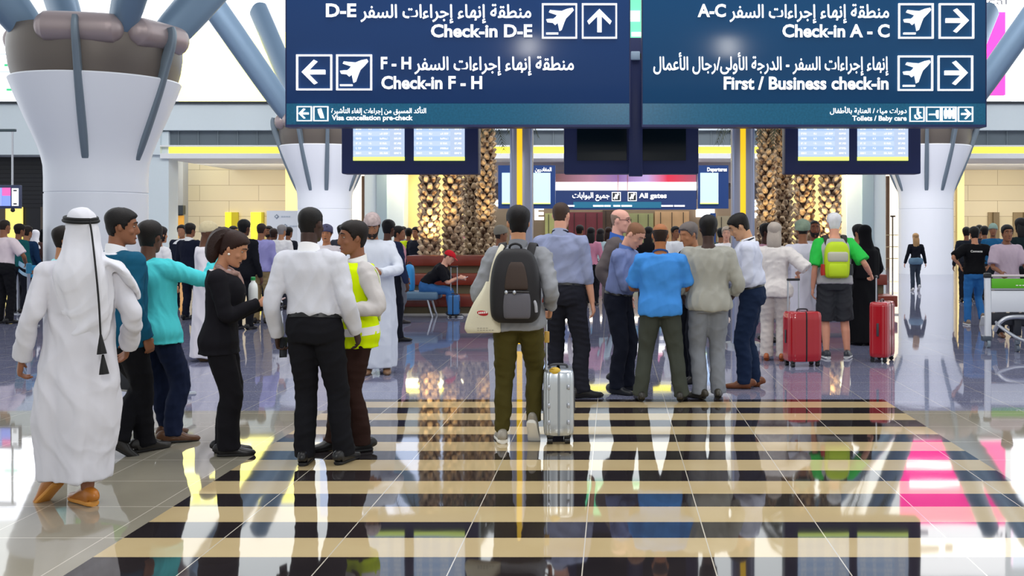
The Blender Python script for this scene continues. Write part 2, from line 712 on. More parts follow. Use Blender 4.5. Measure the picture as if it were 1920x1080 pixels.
    HM = rz(-rad(head[0]) - tw) @ rx(-rad(head[1]) - la * .35) @ ry(rad(headroll))
    hc = nb + np.array([0, .012 + neckfwd, .048 * k]) + HM @ np.array([0, .02, .118]) * hs
    topz = (hc + HM @ np.array([0, 0, .12 * hs]))[2]

    def HT(V):
        return np.asarray(V, float) * hs @ HM.T + hc
    p.add_torso = add_torso
    p.HT, p.TP, p.arms, p.hips, p.feet, p.dz, p.HM, p.hc, p.sh = HT, TP, arms, hips, feet, dz, HM, hc, sh
    # ---- body
    G = Geo()
    add_torso(G, .89, 1.485, -.010 if wear or robe else 0)
    nk = HM @ np.array([0, -.025, -.06]) * hs + hc
    G.tube([nb - np.array([0, 0, .05]), nb, (nb + nk) / 2, nk], [.07 * k, .060 * k * (.88 if fem else 1), .056 * k * (.85 if fem else 1), .056 * k], ref=(1, 0, 0), seg=16)
    D = catmull(HEADT, 3)
    th_ = np.linspace(0, 2 * pi, 28, endpoint=False)
    G.rings([HT(np.column_stack([np.sin(th_) * a, cy + np.cos(th_) * b, np.full(28, z)])) for z, a, b, cy in D])
    G.tube(HT([(0, .088, .030), (0, .103, -.002), (0, .110, -.026), (0, .105, -.037), (0, .085, -.042)]), np.array([.007, .010, .0135, .012, .006]) * hs, ref=HM[:, 0], seg=10)
    G.ball(HT((0, .086, -.105)), np.array([.022, .016, .016]) * hs)
    G.tube(HT([(-.05, .066, .034), (-.025, .090, .036), (0, .093, .033), (.025, .090, .036), (.05, .066, .034)]), np.array([.008, .009, .008, .009, .008]) * hs, seg=8)
    G.tube(HT([(-.024, .078, -.070), (-.010, .093, -.066), (0, .094, -.067), (.010, .093, -.066), (.024, .078, -.070)]), np.array([.004, .007, .007, .007, .004]) * hs, seg=8)
    G.tube(HT([(-.020, .078, -.079), (0, .092, -.080), (.020, .078, -.079)]), np.array([.004, .0075, .004]) * hs, seg=8)
    for sg in (1, -1):
        G.ball(HT((sg * .078, -.008, -.002)), np.array([.010, .018, .031]) * hs, seg=12, rot=HM @ rz(sg * .35) @ rx(-.15))
        G.ball(HT((sg * .042, .062, -.030)), np.array([.022, .022, .022]) * hs, seg=10, rot=HM)
    for nm, sg in (('R', 1), ('L', -1)):
        a, e, wv, hd, thd, cu = arms[nm]
        G.tube([TP((sg * .03 * k, -.022 * k, 1.41 * k + dz)), TP((sg * .10 * k, -.02 * k, 1.402 * k + dz)), a], np.array([.036, .038, .042]) * k, seg=12)
        am = .86 if fem else 1.0
        G.tube([a, a * .6 + e * .4, e, e * .6 + wv * .4, wv], np.array([.046, .043, .036, .037, .026]) * k * am, seg=12, ref=(0, 1, 0))
        hand_geo(G, wv, hd, thd, sg, cu, k ** .5 * (.9 if fem else 1))
        h0, kn, an = hips[nm]
        G.tube([h0 + (0, 0, .04), h0 * .6 + kn * .4, kn, kn * .62 + an * .38 + np.array([0, -.012, 0]), an, ], np.array([.088, .078, .054, .054, .036]) * k, seg=14)
        ft = feet[nm][0]
        G.tube(ft(np.array([(0, -.055, .035), (0, -.03, .045), (0, .03, .045), (0, .09, .03), (0, .15, .02), (0, .185, .014)]) * k), np.array([.02, .03, .034, .038, .036, .015]) * k,
               np.array([.03, .04, .04, .026, .018, .01]) * k, ref=feet[nm][1] * 0 + (feet[nm][2][1], -feet[nm][2][0], 0), seg=12)

    eyes = [HT((sg * .032, .087, .012)) for sg in (1, -1)]

    def facepost(V, N):
        for e in eyes:
            d = np.linalg.norm((V - e) @ HM * np.array([.75, 1, 1.1]), axis=1)
            V = V - (np.exp(-(d / (.015 * hs)) ** 2) * .009 * hs)[:, None] * HM[:, 1]
        return V
    sk = mat('skin', SKIN.get(skin, skin), .55, bump=.05, bscale=90, vary=.10, spec=.35, vscale=14)
    p.body = obj('body', G, sk, root, voxel=q, iters=3, post=facepost if q < .01 else None)
    if face:
        g = Geo()
        for sg in (1, -1):
            g.ball(HT((sg * .032, .0785, .010)), np.array([.0130, .0085, .0052]) * hs, 12, 0, HM)
            g.ball(HT((sg * .032, .0845, .009)), np.array([.0060, .0035, .0050]) * hs, 10, 1, HM)
        obj('eyes', g, [mat('eye_white', 'b0a49a', .35), mat('iris', '1a0f0a', .2)], root)
        g = Geo()
        for sg in (1, -1):
            g.tube(HT([(sg * .014, .0995, .036), (sg * .032, .0975, .043), (sg * .052, .0765, .034)]), np.array([.0042, .005, .0025]) * hs, np.array([.003, .0035, .003]) * hs, ref=(0, 0, 1), seg=8)
        obj('eyebrows', g, mat('hair', hair[1] if hair else '17110f', .6), root)
        g = Geo()
        g.tube(HT([(-.024, .0805, -.0735), (-.010, .0975, -.0725), (0, .099, -.0735), (.010, .0975, -.0725), (.024, .0805, -.0735)]), np.array([.0025, .0062, .0065, .0062, .0025]) * hs, np.array([.002, .005, .005, .005, .002]) * hs, ref=(0, 0, 1), seg=8)
        obj('lips', g, mat('lips', {'fair': 'b06a60', 'tan': '96584a', 'brown': '744036'}.get(skin, '482a26'), .45), root)
    if beard:
        Rr, th = head_grid()
        zt = interp(th, [(0, -.052), (14, -.045), (22, -.062), (40, -.055), (66, -.03), (80, .0), (90, -.1)])
        zt = np.where(interp(th, [(0, 1), (84, 1), (88, 0), (180, 0)]) > .5, zt, -.2)
        show = 1 - sst(-.006, .006, Rr[:, :, 2] - zt[None, :])
        c = np.array([0, 0, -.01])
        dd = Rr - c
        dd = c + dd * (1 + (show * .016 - .010)[:, :, None] / np.linalg.norm(dd, axis=2, keepdims=True))
        g = Geo()
        g.rings(HT(dd))
        obj('beard', g, mat('hair', beard, .75, bump=.4, bscale=150), root)
    # ---- hair and headwear
    if hair:
        g = hair_geo(hair[0], {'buzz': .003, 'bald': .003}.get(hair[0], .011), seed)
        g.V = [HT(v) for v in g.V]
        ho = obj('hair', g, mat('hair', hair[1], .55, bump=.3, bscale=170, vary=.3, spec=.25), root)
        if hair[0] == 'long':
            ln = hair[2] if len(hair) > 2 else .22
            g = Geo()
            g.tube(HT([(0, -.045, .03), (0, -.062, -.05), (0, -.075, -.13), (0, -.08, -.13 - ln * .5), (0, -.075, -.13 - ln)]), np.array([.078, .092, .092, .085, .05]) * hs,
                   np.array([.05, .055, .05, .04, .02]) * hs, ref=HM[:, 0], seg=22, n=2.2, fold=lambda t, a: 1 + .04 * np.sin(9 * a) + .03 * np.sin(15 * a + 1))
            obj('hair_length', g, mat('hair', hair[1], .55, bump=.3, bscale=170, vary=.3, spec=.25), ho)
    # ---- shoes
    if shoe:
        for nm in ('R', 'L'):
            ft, an, fw = feet[nm]
            rf = (fw[1], -fw[0], 0)
            g = Geo()
            ys = np.array([-.085, -.075, -.045, .0, .05, .10, .15, .185, .205]) * k
            ra = np.array([.020, .032, .038, .038, .040, .045, .043, .030, .010]) * k
            hh = np.array([.032, .050, .054, .055, .046, .032, .026, .022, .012]) * k
            g.tube(ft(np.column_stack([0 * ys, ys, hh])), ra, hh, ref=rf, seg=16, n=2.5)
            so = obj('shoe', g, mat('leather', shoe[0], .35, bump=.05, vary=.1), root)
            if shoe[1]:
                g = Geo()
                g.tube(ft(np.column_stack([0 * ys, ys * .99, 0 * ys + .016 * k])), ra + .003 * k, .016 * k, ref=rf, seg=16, n=3.2)
                obj('sole', g, mat('rubber_sole', shoe[1], .6), so)
            elif near:
                g = Geo()
                g.tube(ft(np.column_stack([0 * ys, ys * .96, 0 * ys + .012 * k])), ra * .97, .012 * k, ref=rf, seg=16, n=3.2)
                obj('sole', g, mat('rubber_sole', '141314', .5), so)
    # ---- trousers
    if leg:
        col, o = leg[0], (leg[1] if len(leg) > 1 else {})
        g = Geo()
        P, a, b = torso(.83, o.get('waist', 1.025), .020)
        g.tube(P, a, b, seg=24, n=2.3, tf=TP)
        th1, kn1, an1 = o.get('cut', (.100, .072, .064))
        for nm, sg in (('R', 1), ('L', -1)):
            h0, kn, an = hips[nm]
            fw = feet[nm][2]
            dn = unit(an - kn)
            if o.get('shorts'):
                e = h0 + (kn - h0) * 1.05
                g.tube([h0 + (0, 0, .05), h0 * .6 + kn * .4, e], np.array([th1, th1, th1 * .98]) * k, seg=18)
                continue
            ov = o.get('drop', .035)
            ft = feet[nm][0]
            cu = an + dn * ov * k + fw * .012 * k
            bun = o.get('bunch', .12)
            pts = [h0 + (0, -.008, .05), h0 * .62 + kn * .38 + (0, -.006, 0), kn, kn * .55 + an * .45 - fw * .010, kn * .12 + an * .88, cu]
            g.tube(pts, np.array([th1, (th1 + kn1) / 2 + .006, kn1, (kn1 + an1) / 2, an1, an1 * 1.04]) * k, seg=20, sub=5,
                   fold=lambda t, A, sg=sg: 1 + bun * sst(.72, .98, t) * .5 * np.sin(t * 95 + 2 * np.sin(A + sg)) * .5 + .03 * np.exp(-((t - .45) / .08) ** 2) * np.sin(t * 120 + np.cos(A)))
        m_ = cloth(col) if not o.get('denim') else mat('denim', col, .8, bump=.15, bscale=250, vary=.22, spec=.15, vscale=5)
        p.trousers = obj('shorts' if o.get('shorts') else 'trousers', g, m_, root, voxel=cq, iters=3, post=creases(.0035 * k, .05, .20, seed, (1, 1, 1.2)))
        if o.get('belt'):
            g = Geo()
            P, a, b = torso(1.0, 1.035, .025)
            g.tube(P[[0, -1]], a[[0, -1]], b[[0, -1]], seg=28, n=2.3, tf=TP, sub=1)
            obj('belt', g, mat('leather', o['belt'], .4), p.trousers)
    # ---- upper clothes: list of (name, colour, options)
    for nm_, col, o in (wear or []):
        g = Geo()
        f = o.get('fit', .016)
        hem = o.get('hem', .99)
        hem = .975 if hem >= .97 else hem
        fl = o.get('flare', .012)
        blouse = o.get('blouse', 0.0)

        def fz(z, hem=hem, fl=fl, blouse=blouse):
            return fl * max(0, 1 - abs(z - hem) / .2) * (hem < .97) + blouse * math.exp(-((z - 1.08) / .05) ** 2) - (hem >= .97) * (f + .004) * float(np.interp(z - hem, [.028, .044], [1, 0]))
        fo = o.get('fold', .0)
        add_torso(g, hem, o.get('neck', 1.462), f, 36, fz, (lambda t, A: 1 + fo * (1 - t) ** 1.5 * (np.sin(7 * A + seed) + .6 * np.sin(11 * A + 2))) if fo else None, o.get('wide', 1.0))
        sl = o.get('sleeve', 1.0)
        for nm, sg in (('R', 1), ('L', -1)):
            a, e, wv, hd, thd, cu = arms[nm]
            if sl <= 0:
                continue
            so = o.get('loose', .014)
            g.tube([TP((sg * .02 * k, -.022 * k, 1.405 * k + dz)), TP((sg * .10 * k, -.02 * k, 1.402 * k + dz)), a], np.array([.050, .050, .056]) * k + f * .8, seg=14)
            g.ball(a, .0565 * k + f * .9, 16)
            if sl < .6:
                c_ = a + (e - a) * sl * 1.9
                g.tube([a, a * .8 + c_ * .2, (a + c_) / 2, c_], np.array([.046, .056, .058, .058]) * k + so, seg=16)
            else:
                u = min(1.0, (sl - .5) / .5)
                c_ = e + (wv - e) * u * 1.03
                g.tube([a, a * .85 + e * .15, a * .6 + e * .4, e, e * .5 + c_ * .5, c_], np.array([.042, .053, .050, .041, .037, .031]) * k + np.array([f, f * .5 + so * .5, so, so, so, so * .8]), seg=16, sub=5,
                       fold=lambda t, A: 1 + .05 * np.exp(-((t - .5) / .1) ** 2) * np.sin(t * 90 + 2 * np.cos(A)) + .03 * sst(.6, .95, t) * np.sin(t * 110 + np.sin(A)))
        m_ = cloth(col) if not o.get('mat') else o['mat']
        go = obj(nm_, g, m_, root, voxel=cq, iters=o.get('iters', 3), post=creases(o.get('wr', .006) * .62 * k, .05, .20, seed + 3, (1.3, 1.3, .8)))
        p.top = go
        if o.get('collar'):
            g = Geo()
            cc = nb + np.array([0, .004, 0])
            R_ = []
            th = np.linspace(0, 2 * pi, 28, endpoint=False)
            for rr, zz in ((.078, -.030), (.072, .010), (.069, .028), (.062, .026), (.060, -.03)):
                R_.append(np.column_stack([np.sin(th) * rr * k, np.cos(th) * rr * 1.02 * k, zz * k - .022 * k * np.cos(th) * (1 if zz > 0 else .4)]) + cc)
            g.rings(R_, loop=True)
            obj('collar', g, cloth(o['collar']), go)
    # ---- robe
    if robe:
        col, o = robe
        g = Geo()
        fm = (feet['R'][1] + feet['L'][1]) / 2
        hw, hd_ = o.get('hem', (.27, .21))
        hemz = o.get('hemz', .06)
        add_torso(g, 1.15, 1.462, o.get('fit', .026), 36)
        zs = [1.30, 1.15, 1.0, .80, .60, .40, .22, hemz]
        mw, md_ = o.get('mid', (.21, .17))
        P, ra, rb = [], [], []
        for z in zs:
            t = (1.30 - z) / (1.30 - hemz)
            c = np.array([0, -.004, 0]) * (1 - t) + np.array([fm[0] + o.get('dx', 0), fm[1] + o.get('dy', 0), 0]) * t ** 1.4
            q_ = TP(np.array([0, c[1], z * k + dz])) if z > .9 else np.array([c[0] * .9, c[1], z * k + dz * .5])
            P.append(q_ + (c * [.9, 0, 0] if z > .9 else 0))
            u = sst(0, 1, t)
            ra.append(np.interp(t, [0, .25, .6, 1], [.162, .184, mw, hw]) * k * w)
            rb.append(np.interp(t, [0, .25, .6, 1], [.122, .146, md_, hd_]) * k + belly * .5)
        fa = o.get('fold', .05)
        ph = seed % 7
        g.tube(P, ra, rb, seg=72, sub=4, n=2.1, fold=lambda t, A: 1 + fa * t * (np.sin(5 * A + ph) + .7 * np.sin(8 * A + 2 * ph + t) + .4 * np.sin(13 * A)))
        for nm, sg in (('R', 1), ('L', -1)):
            a, e, wv, h_, thd, cu = arms[nm]
            g.tube([TP((sg * .02 * k, -.022 * k, 1.405 * k + dz)), TP((sg * .10 * k, -.02 * k, 1.402 * k + dz)), a], np.array([.060, .062, .068]) * k, seg=14)
            g.ball(a, .071 * k, 16)
            g.tube([a, a * .85 + e * .15, a * .6 + e * .4, e, e * .45 + wv * .55, wv], np.array([.055, .066, .064, .058, .056, .054]) * k, seg=18, sub=4,
                   fold=lambda t, A: 1 + .06 * np.exp(-((t - .5) / .1) ** 2) * np.sin(t * 80 + 2 * np.cos(A)))
        p.robe = obj(o.get('name', 'robe'), g, mat('robe_cotton', col, .8, bump=.06, bscale=260, vary=.03, spec=.15), root, voxel=cq, iters=3,
                     post=creases(o.get('wr', .008) * .6 * k, .08, .30, seed, (1.6, 1.6, .5)))
    for e in extra:
        e(p)
    return p


# ---- extra pieces that belong to one person
def headwrap(name, col, zlow=.035, zb=-.02, top=.135, puff=.02, m=None, brim=0, flat=False, stripes=None):
    def f(p):
        R_, th = head_grid(36, 5)
        zl = interp(th, [(0, zlow), (60, zlow - .01), (110, zb), (180, zb - .01)])[None, :]
        Z = R_[:, :, 2]
        show = sst(-.008, .006, Z - zl)
        c = np.array([0, -.005, .02])
        d = R_ - c
        ru = (1 - sst(.05, .10, Z)) if flat else 1.0
        T = np.broadcast_to(th[None, :], Z.shape)
        g = show * puff * (1 + .18 * np.sin(60 * Z + 2 * T) * (stripes is not None)) - .012 * (1 - show)
        V = c + d * (1 + g[:, :, None] / np.linalg.norm(d, axis=2, keepdims=True))
        if flat:
            V[:, :, 2] += sst(.05, .12, Z) * .012
        G = Geo()
        G.rings(p.HT(V))
        if brim:
            G.tube(p.HT([(0, .07, .052), (0, .115, .046), (0, .165, .030)]), np.array([.070, .068, .045]), .006, ref=p.HM[:, 0], seg=18, n=2.2)
        obj(name, G, m or cloth(col), p.root)
    return f


def scarf_over(col, length=.45, name='headscarf', back=.10, width=.15, thick=.07, front=False):
    def f(p):
        G = Geo()
        R_, th = head_grid(36, 5)
        Z = R_[:, :, 2]
        zl = interp(th, [(0, .062), (35, .045), (55, -.02), (66, -.14), (180, -.2)])[None, :]
        show = sst(-.01, .006, Z - zl)
        c = np.array([0, -.005, .0])
        d = R_ - c
        V = c + d * (1 + (show * .016 - .012 * (1 - show))[:, :, None] / np.linalg.norm(d, axis=2, keepdims=True))
        G.rings(p.HT(V))
        a = p.HT((0, -.02, .0))
        G.tube([a, p.HT((0, -.03, -.09)), p.TP((0, -.03, 1.43 * p.k + p.dz)), p.TP((0, -.03, 1.36 * p.k + p.dz)), p.TP((0, -.03, (1.40 - length) * p.k + p.dz))],
               [.085, .088, .13, .20 * p.k, width + .05], [.09, .09, .10, .14, .145], ref=(1, 0, 0), seg=30, sub=5, fold=lambda t, A: 1 + .03 * t * np.sin(9 * A + 1))
        obj(name, G, cloth(col), p.root, voxel=.011, iters=3)
    return f


# ================================================================ THE SETTING
def nmath(nt, op, a, b=None):
    n = nt.nodes.new('ShaderNodeMath')
    n.operation = op
    for i, v in enumerate((a, b)):
        if v is None:
            continue
        if isinstance(v, (int, float)):
            n.inputs[i].default_value = v
        else:
            nt.links.new(v, n.inputs[i])
    return n.outputs[0]


def nmix(nt, f, a, b):
    n = nt.nodes.new('ShaderNodeMix')
    n.data_type = 'RGBA'
    nt.links.new(f, n.inputs['Factor'])
    for k, v in (('A', a), ('B', b)):
        if isinstance(v, tuple):
            n.inputs[k].default_value = v
        else:
            nt.links.new(v, n.inputs[k])
    return n.outputs['Result']


def floor_material():
    m = bpy.data.materials.new('polished_stone_floor')
    m.use_nodes = True
    nt = m.node_tree
    b = nt.nodes['Principled BSDF']
    t = nt.nodes.new('ShaderNodeTexCoord')
    s = nt.nodes.new('ShaderNodeSeparateXYZ')
    nt.links.new(t.outputs['Object'], s.inputs[0])
    x, y = s.outputs['X'], s.outputs['Y']
    P = 0.6435
    v = nmath(nt, 'DIVIDE', nmath(nt, 'SUBTRACT', y, 5.537), P)
    fr = nmath(nt, 'FRACT', nmath(nt, 'ADD', v, 100.26))
    beige = nmath(nt, 'LESS_THAN', fr, 0.52)
    inx = nmath(nt, 'LESS_THAN', nmath(nt, 'ABSOLUTE', x), 2.62)
    iny = nmath(nt, 'LESS_THAN', y, 10.35)
    zone = nmath(nt, 'MULTIPLY', inx, iny)
    no = nt.nodes.new('ShaderNodeTexNoise')
    no.inputs['Scale'].default_value = 1.6
    no.inputs['Detail'].default_value = 6
    nt.links.new(t.outputs['Object'], no.inputs['Vector'])
    n2 = nt.nodes.new('ShaderNodeTexNoise')
    n2.inputs['Scale'].default_value = 55
    nt.links.new(t.outputs['Object'], n2.inputs['Vector'])
    grey = nmix(nt, no.outputs['Fac'], lin('6c6f8c'), lin('888aa2'))
    grey = nmix(nt, nmath(nt, 'GREATER_THAN', n2.outputs['Fac'], 0.62), grey, lin('a2a3b6'))
    taupe = nmix(nt, no.outputs['Fac'], lin('857f70'), lin('9d9788'))
    base = nmix(nt, nmath(nt, 'LESS_THAN', y, 9.7), grey, taupe)
    dark = nmix(nt, no.outputs['Fac'], lin('1c191c'), lin('332d2e'))
    cream = nmix(nt, no.outputs['Fac'], lin('b49d72'), lin('cdb98f'))
    st = nmix(nt, beige, dark, cream)
    col = nmix(nt, zone, base, st)
    gx = nmath(nt, 'ABSOLUTE', nmath(nt, 'SUBTRACT', nmath(nt, 'FRACT', nmath(nt, 'ADD', nmath(nt, 'DIVIDE', nmath(nt, 'ADD', x, 0.15), P), 100.5)), 0.5))
    gl = nmath(nt, 'LESS_THAN', gx, 0.0045)
    gy = nmath(nt, 'ABSOLUTE', nmath(nt, 'SUBTRACT', fr, 0.52))
    gl2 = nmath(nt, 'MULTIPLY', nmath(nt, 'LESS_THAN', gy, 0.006), nmath(nt, 'SUBTRACT', 1.0, zone))
    col = nmix(nt, nmath(nt, 'MAXIMUM', gl, gl2), col, lin('cbc3b4'))
    nt.links.new(col, b.inputs['Base Color'])
    b.inputs['Roughness'].default_value = 0.035
    b.inputs['IOR'].default_value = 1.75
    b.inputs['Specular IOR Level'].default_value = 0.5
    wv = nt.nodes.new('ShaderNodeTexNoise')
    wv.inputs['Scale'].default_value = 1.3
    nt.links.new(t.outputs['Object'], wv.inputs['Vector'])
    bp = nt.nodes.new('ShaderNodeBump')
    bp.inputs['Strength'].default_value = 0.035
    bp.inputs['Distance'].default_value = 0.02
    nt.links.new(wv.outputs['Fac'], bp.inputs['Height'])
    nt.links.new(bp.outputs['Normal'], b.inputs['Normal'])
    return m


g = Geo()
g.box((0, 30, -.1), (90, 84, .2))
struct('floor', g, floor_material())

WHITE = mat('white_wall_panel', 'dde8ed', .45, vary=.015)
LWHITE = mat('white_plaster', 'eef0f2', .6)
NAVY = mat('navy_sign_face', '1a3a6c', .16, spec=.22)
NAVYD = mat('dark_navy_casing', '2a335c', .4, spec=.2)
TEAL = mat('teal_patterned_strip', '1c5f80', .25, spec=.2, vary=.35, vscale=38)
INK = mat('white_sign_ink', 'ffffff', .5, emit=.6)
STEEL = mat('brushed_steel', 'b9bcc4', .28, metal=.9)


def pbox(g, x0, y0, x1, y1, Y, d, bevel=0.0, mi=0):
    """a block whose front face fills photo columns x0..x1 and rows y0..y1 at distance Y, d deep"""
    a, b = at(x0, y0, Y), at(x1, y1, Y)
    g.box(((a[0] + b[0]) / 2, Y + d / 2, (a[2] + b[2]) / 2), (abs(b[0] - a[0]), d, abs(a[2] - b[2])), bevel, mi=mi)
    return g


def row(Y):
    return PY + F * CH / Y


WB = 44.0


def stone_material(name, a, b_, sc=0.33):
    m = bpy.data.materials.new(name)
    m.use_nodes = True
    nt = m.node_tree
    t = nt.nodes.new('ShaderNodeTexCoord')
    mp = nt.nodes.new('ShaderNodeMapping')
    mp.inputs['Rotation'].default_value = (pi / 2, 0, 0)
    nt.links.new(t.outputs['Object'], mp.inputs[0])
    br = nt.nodes.new('ShaderNodeTexBrick')
    nt.links.new(mp.outputs[0], br.inputs[0])
    br.inputs['Color1'].default_value = lin(a)
    br.inputs['Color2'].default_value = lin(b_)
    br.inputs['Mortar'].default_value = lin('a08f70')
    br.inputs['Scale'].default_value = sc
    br.inputs['Mortar Size'].default_value = .006
    br.inputs['Brick Width'].default_value = 1.6
    br.inputs['Row Height'].default_value = .42
    nt.links.new(br.outputs[0], nt.nodes['Principled BSDF'].inputs['Base Color'])
    nt.nodes['Principled BSDF'].inputs['Roughness'].default_value = .5
    return m


STONE = stone_material('beige_stone_cladding', 'd6c8a8', 'e0d4ba', .55)
YELLOW = mat('yellow_lit_wall', 'f8e09a', .6, vary=.05, vscale=.5)  # yellow light on these walls is put into the base colour
YLIT = mat('yellow_cove_light', 'fff04a', .5, emit=1.25)
WLIT = mat('warm_wall_glow', 'ffedd0', .5, emit=1.25)  # emission stands in for light falling on the wall strips

g = Geo()
pbox(g, -1200, 194, 300, 290, WB, 2.8)
pbox(g, 300, 194, 2700, 244, WB, 2.8)
struct('wall_back', g, WHITE)
g = Geo()
pbox(g, -1200, 190, 2700, 194.2, WB - .15, 2.9)
struct('trim_1', g, mat('dark_ledge', '30363c', .5))
g = Geo()
pbox(g, 300, 244, 2700, 272, WB + .35, .5)
struct('trim_2', g, mat('slate_band', '65717a', .35, vary=.1, vscale=.6))
g = Geo()
for x in range(334, 2500, 37):
    pbox(g, x, 244, x + .7, 272, WB + .28, .1)
struct('trim_3', g, mat('band_joint', '8b979e', .4))
g = Geo()
pbox(g, 300, 274.5, 2700, 288, WB + .25, .3)
struct('trim_4', g, YLIT)
g = Geo()
pbox(g, 300, 272, 2700, 275, WB, .5)
pbox(g, 300, 287.5, 2700, 297, WB, 8.4)
struct('ceiling', g, LWHITE)
# recess walls of stone
for i, (x0, x1) in enumerate(((340, 690), (1640, 2300))):
    g = Geo()
    pbox(g, x0, 290, x1, row(52.5), 52.5, .6)
    struct('wall_recess_%s' % 'ab'[i], g, STONE)
# piers
for n, (x0, x1, Y, m) in enumerate(((268, 316, WB + .2, WHITE), (683, 757, WB + .2, WHITE), (1587, 1661, WB + .2, WHITE))):
    g = Geo()
    pbox(g, x0, 246, x1, row(Y), Y, 1.0, .03)
    t = struct('pier_wall_%s' % 'abc'[n], g, m)
for n, (x0, x1) in enumerate(((706, 725), (1617, 1638))):
    g = Geo()
    pbox(g, x0, 298, x1, row(WB + .1), WB + .1, .12)
    struct('trim_%d' % (5 + n), g, mat('grey_blue_panel', '9db0bd', .4))
for n, (x0, x1) in enumerate(((757, 872), (1438, 1587))):
    g = Geo()
    pbox(g, x0, 290, x1, row(46), 46, .4)
    struct('wall_yellow_%s' % 'ab'[n], g, YELLOW)
g = Geo()
pbox(g, 535, 297, 566, row(50), 50, .3)
struct('wall_yellow_c', g, YELLOW)  # more brightly lit part of the beige wall, drawn as a yellow slab
g = Geo()
pbox(g, 1795, 297, 1808, row(50), 50, .3)
struct('wall_yellow_d', g, YELLOW)
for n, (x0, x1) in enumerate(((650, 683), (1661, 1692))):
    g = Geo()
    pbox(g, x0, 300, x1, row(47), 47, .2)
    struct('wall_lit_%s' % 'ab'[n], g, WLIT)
for n, x in enumerate((678, 1663)):
    g = Geo()
    pbox(g, x, 330, x + 5, row(46), 46, .2)
    struct('trim_%d' % (7 + n), g, mat('brown_wood_strip', '8a6a52', .5))
for x, Y in ((812, 43.6), (1515, 43.6)):
    area('cove_lamp', ((x - PX) * Y / F, Y, 4.6), 3, 1, 160, (rad(40), 0, 0), (1, .86, .5))
for nm, x, Y in (('w', 500, 48.5), ('c', 1150, 50), ('e', 1890, 48.5)):
    area('cove_lamp', ((x - PX) * Y / F, Y - 1.2, 4.3), 8 if nm != 'c' else 14, 3, 480 if nm != 'c' else 800, (rad(38), 0, 0), (1, .9, .68) if nm != 'c' else (1, .93, .85))
# portal and door at the left of the stone wall
g = Geo()
pbox(g, 315, 297, 343, row(49), 49, .6)
struct('door_1', g, mat('grey_portal', '84888f', .5))
g = Geo()
pbox(g, 319, 404, 343, row(48.9), 48.9, .15)
struct('door_2', g, mat('orange_timber_door', 'd19a3e', .5))
t = thing('hanging_sign', 'small dark sign with a white word above the orange door', 'sign', at(329, 394, 48.8))
g = Geo()
pbox(g, 314, 385, 343, 402, 48.8, .3)
wobj('sign_panel', g, mat('black_sign', '232a33', .4), t)
g = Geo()
for a, b in ((317, 322), (323, 326), (327, 332)):
    pbox(g, a, 391, b, 397, 48.77, .05)
wobj('lettering', g, INK, t)
# niches in the stone walls
for i, (a, b, c1, lab) in enumerate(((422, 445, 'f2e630', 'narrow yellow lit niche in the stone wall, beside the second one'), (470, 493, 'ece43a', 'narrow yellow lit niche in the stone wall next to the white panel'),
                                     (1853, 1873, '8d7a5c', 'brown recessed window slot in the stone wall'), (1900, 1940, '8d7a5c', 'brown recessed window slot at the photo edge'))):
    t = thing('wall_niche', lab, 'niche', at((a + b) / 2, 430, 52.4), group='niches in the stone wall')
    g = Geo()
    pbox(g, a, 398, b, 470, 52.4, .08)
    wobj('niche_back', g, mat('niche_glow', c1, .5, emit=.75 if i < 2 else .05), t)
    g = Geo()
    pbox(g, (a + b) / 2 + (0 if i != 1 else 8), 398, b + 1, 470, 52.25, .14)
    wobj('niche_cheek', g, mat('niche_cheek', 'bfb020' if i < 2 else '7b6a50', .5), t)
# dark shop front on the left
g = Geo()
pbox(g, -300, 290, 90, row(45.5), 45.5, .5)
for y in range(300, 396, 8):
    pbox(g, -300, y, 90, y + 1.2, 45.44, .08)
struct('wall_shop', g, mat('black_shopfront', '14151f', .35))
t = thing('shop_display', 'bright yellow display window low in the dark shopfront', 'display', at(25, 430, 45.3))
g = Geo()
pbox(g, 9, 388, 41, 470, 45.35, .1)
wobj('light_panel', g, mat('yellow_display', 'f2dc72', .5, emit=.8), t)
g = Geo()
pbox(g, -14, 390, 9, 470, 45.3, .12)
pbox(g, 76, 388, 90, 470, 45.3, .12)
wobj('frame', g, mat('brown_frame', '5b5046', .5), t)

# the space beyond, towards the gates
g = Geo()
pbox(g, 860, 296, 1450, 343, 46.5, .5)
struct('wall_gates', g, stone_material('mauve_grey_panels', '84808f', '8d8898', .6))
g = Geo()
pbox(g, 850, 300, 1460, row(70), 70, .5)
struct('wall_far', g, mat('tan_shop_wall', 'a8937a', .6, vary=.2, vscale=.25))
g = Geo()
a, b = at(860, 402, 62), at(1450, 402, 62)
g.box(((a[0] + b[0]) / 2, 56, 3.6), (b[0] - a[0], 18, .2))
struct('ceiling_gates', g, mat('brown_ceiling', '6d625f', .6))
for x, Y in ((930, 58), (1100, 60), (1225, 60), (1380, 58)):
    area('gate_lamp', ((x - PX) * Y / F, Y, 3.4), 4, 2.5, 160, (0, 0, 0), (1, .9, .75))
t = thing('light_band', 'long red and violet light band above the white lightbox', 'light', at(1172, 333, 46.2))
g = Geo()
pbox(g, 1040, 326, 1305, 340.8, 46.2, .295)
m = bpy.data.materials.new('red_violet_band')
m.use_nodes = True
nt = m.node_tree
tcn = nt.nodes.new('ShaderNodeTexCoord')
sp = nt.nodes.new('ShaderNodeSeparateXYZ')
nt.links.new(tcn.outputs['Generated'], sp.inputs[0])
cr = nt.nodes.new('ShaderNodeValToRGB')
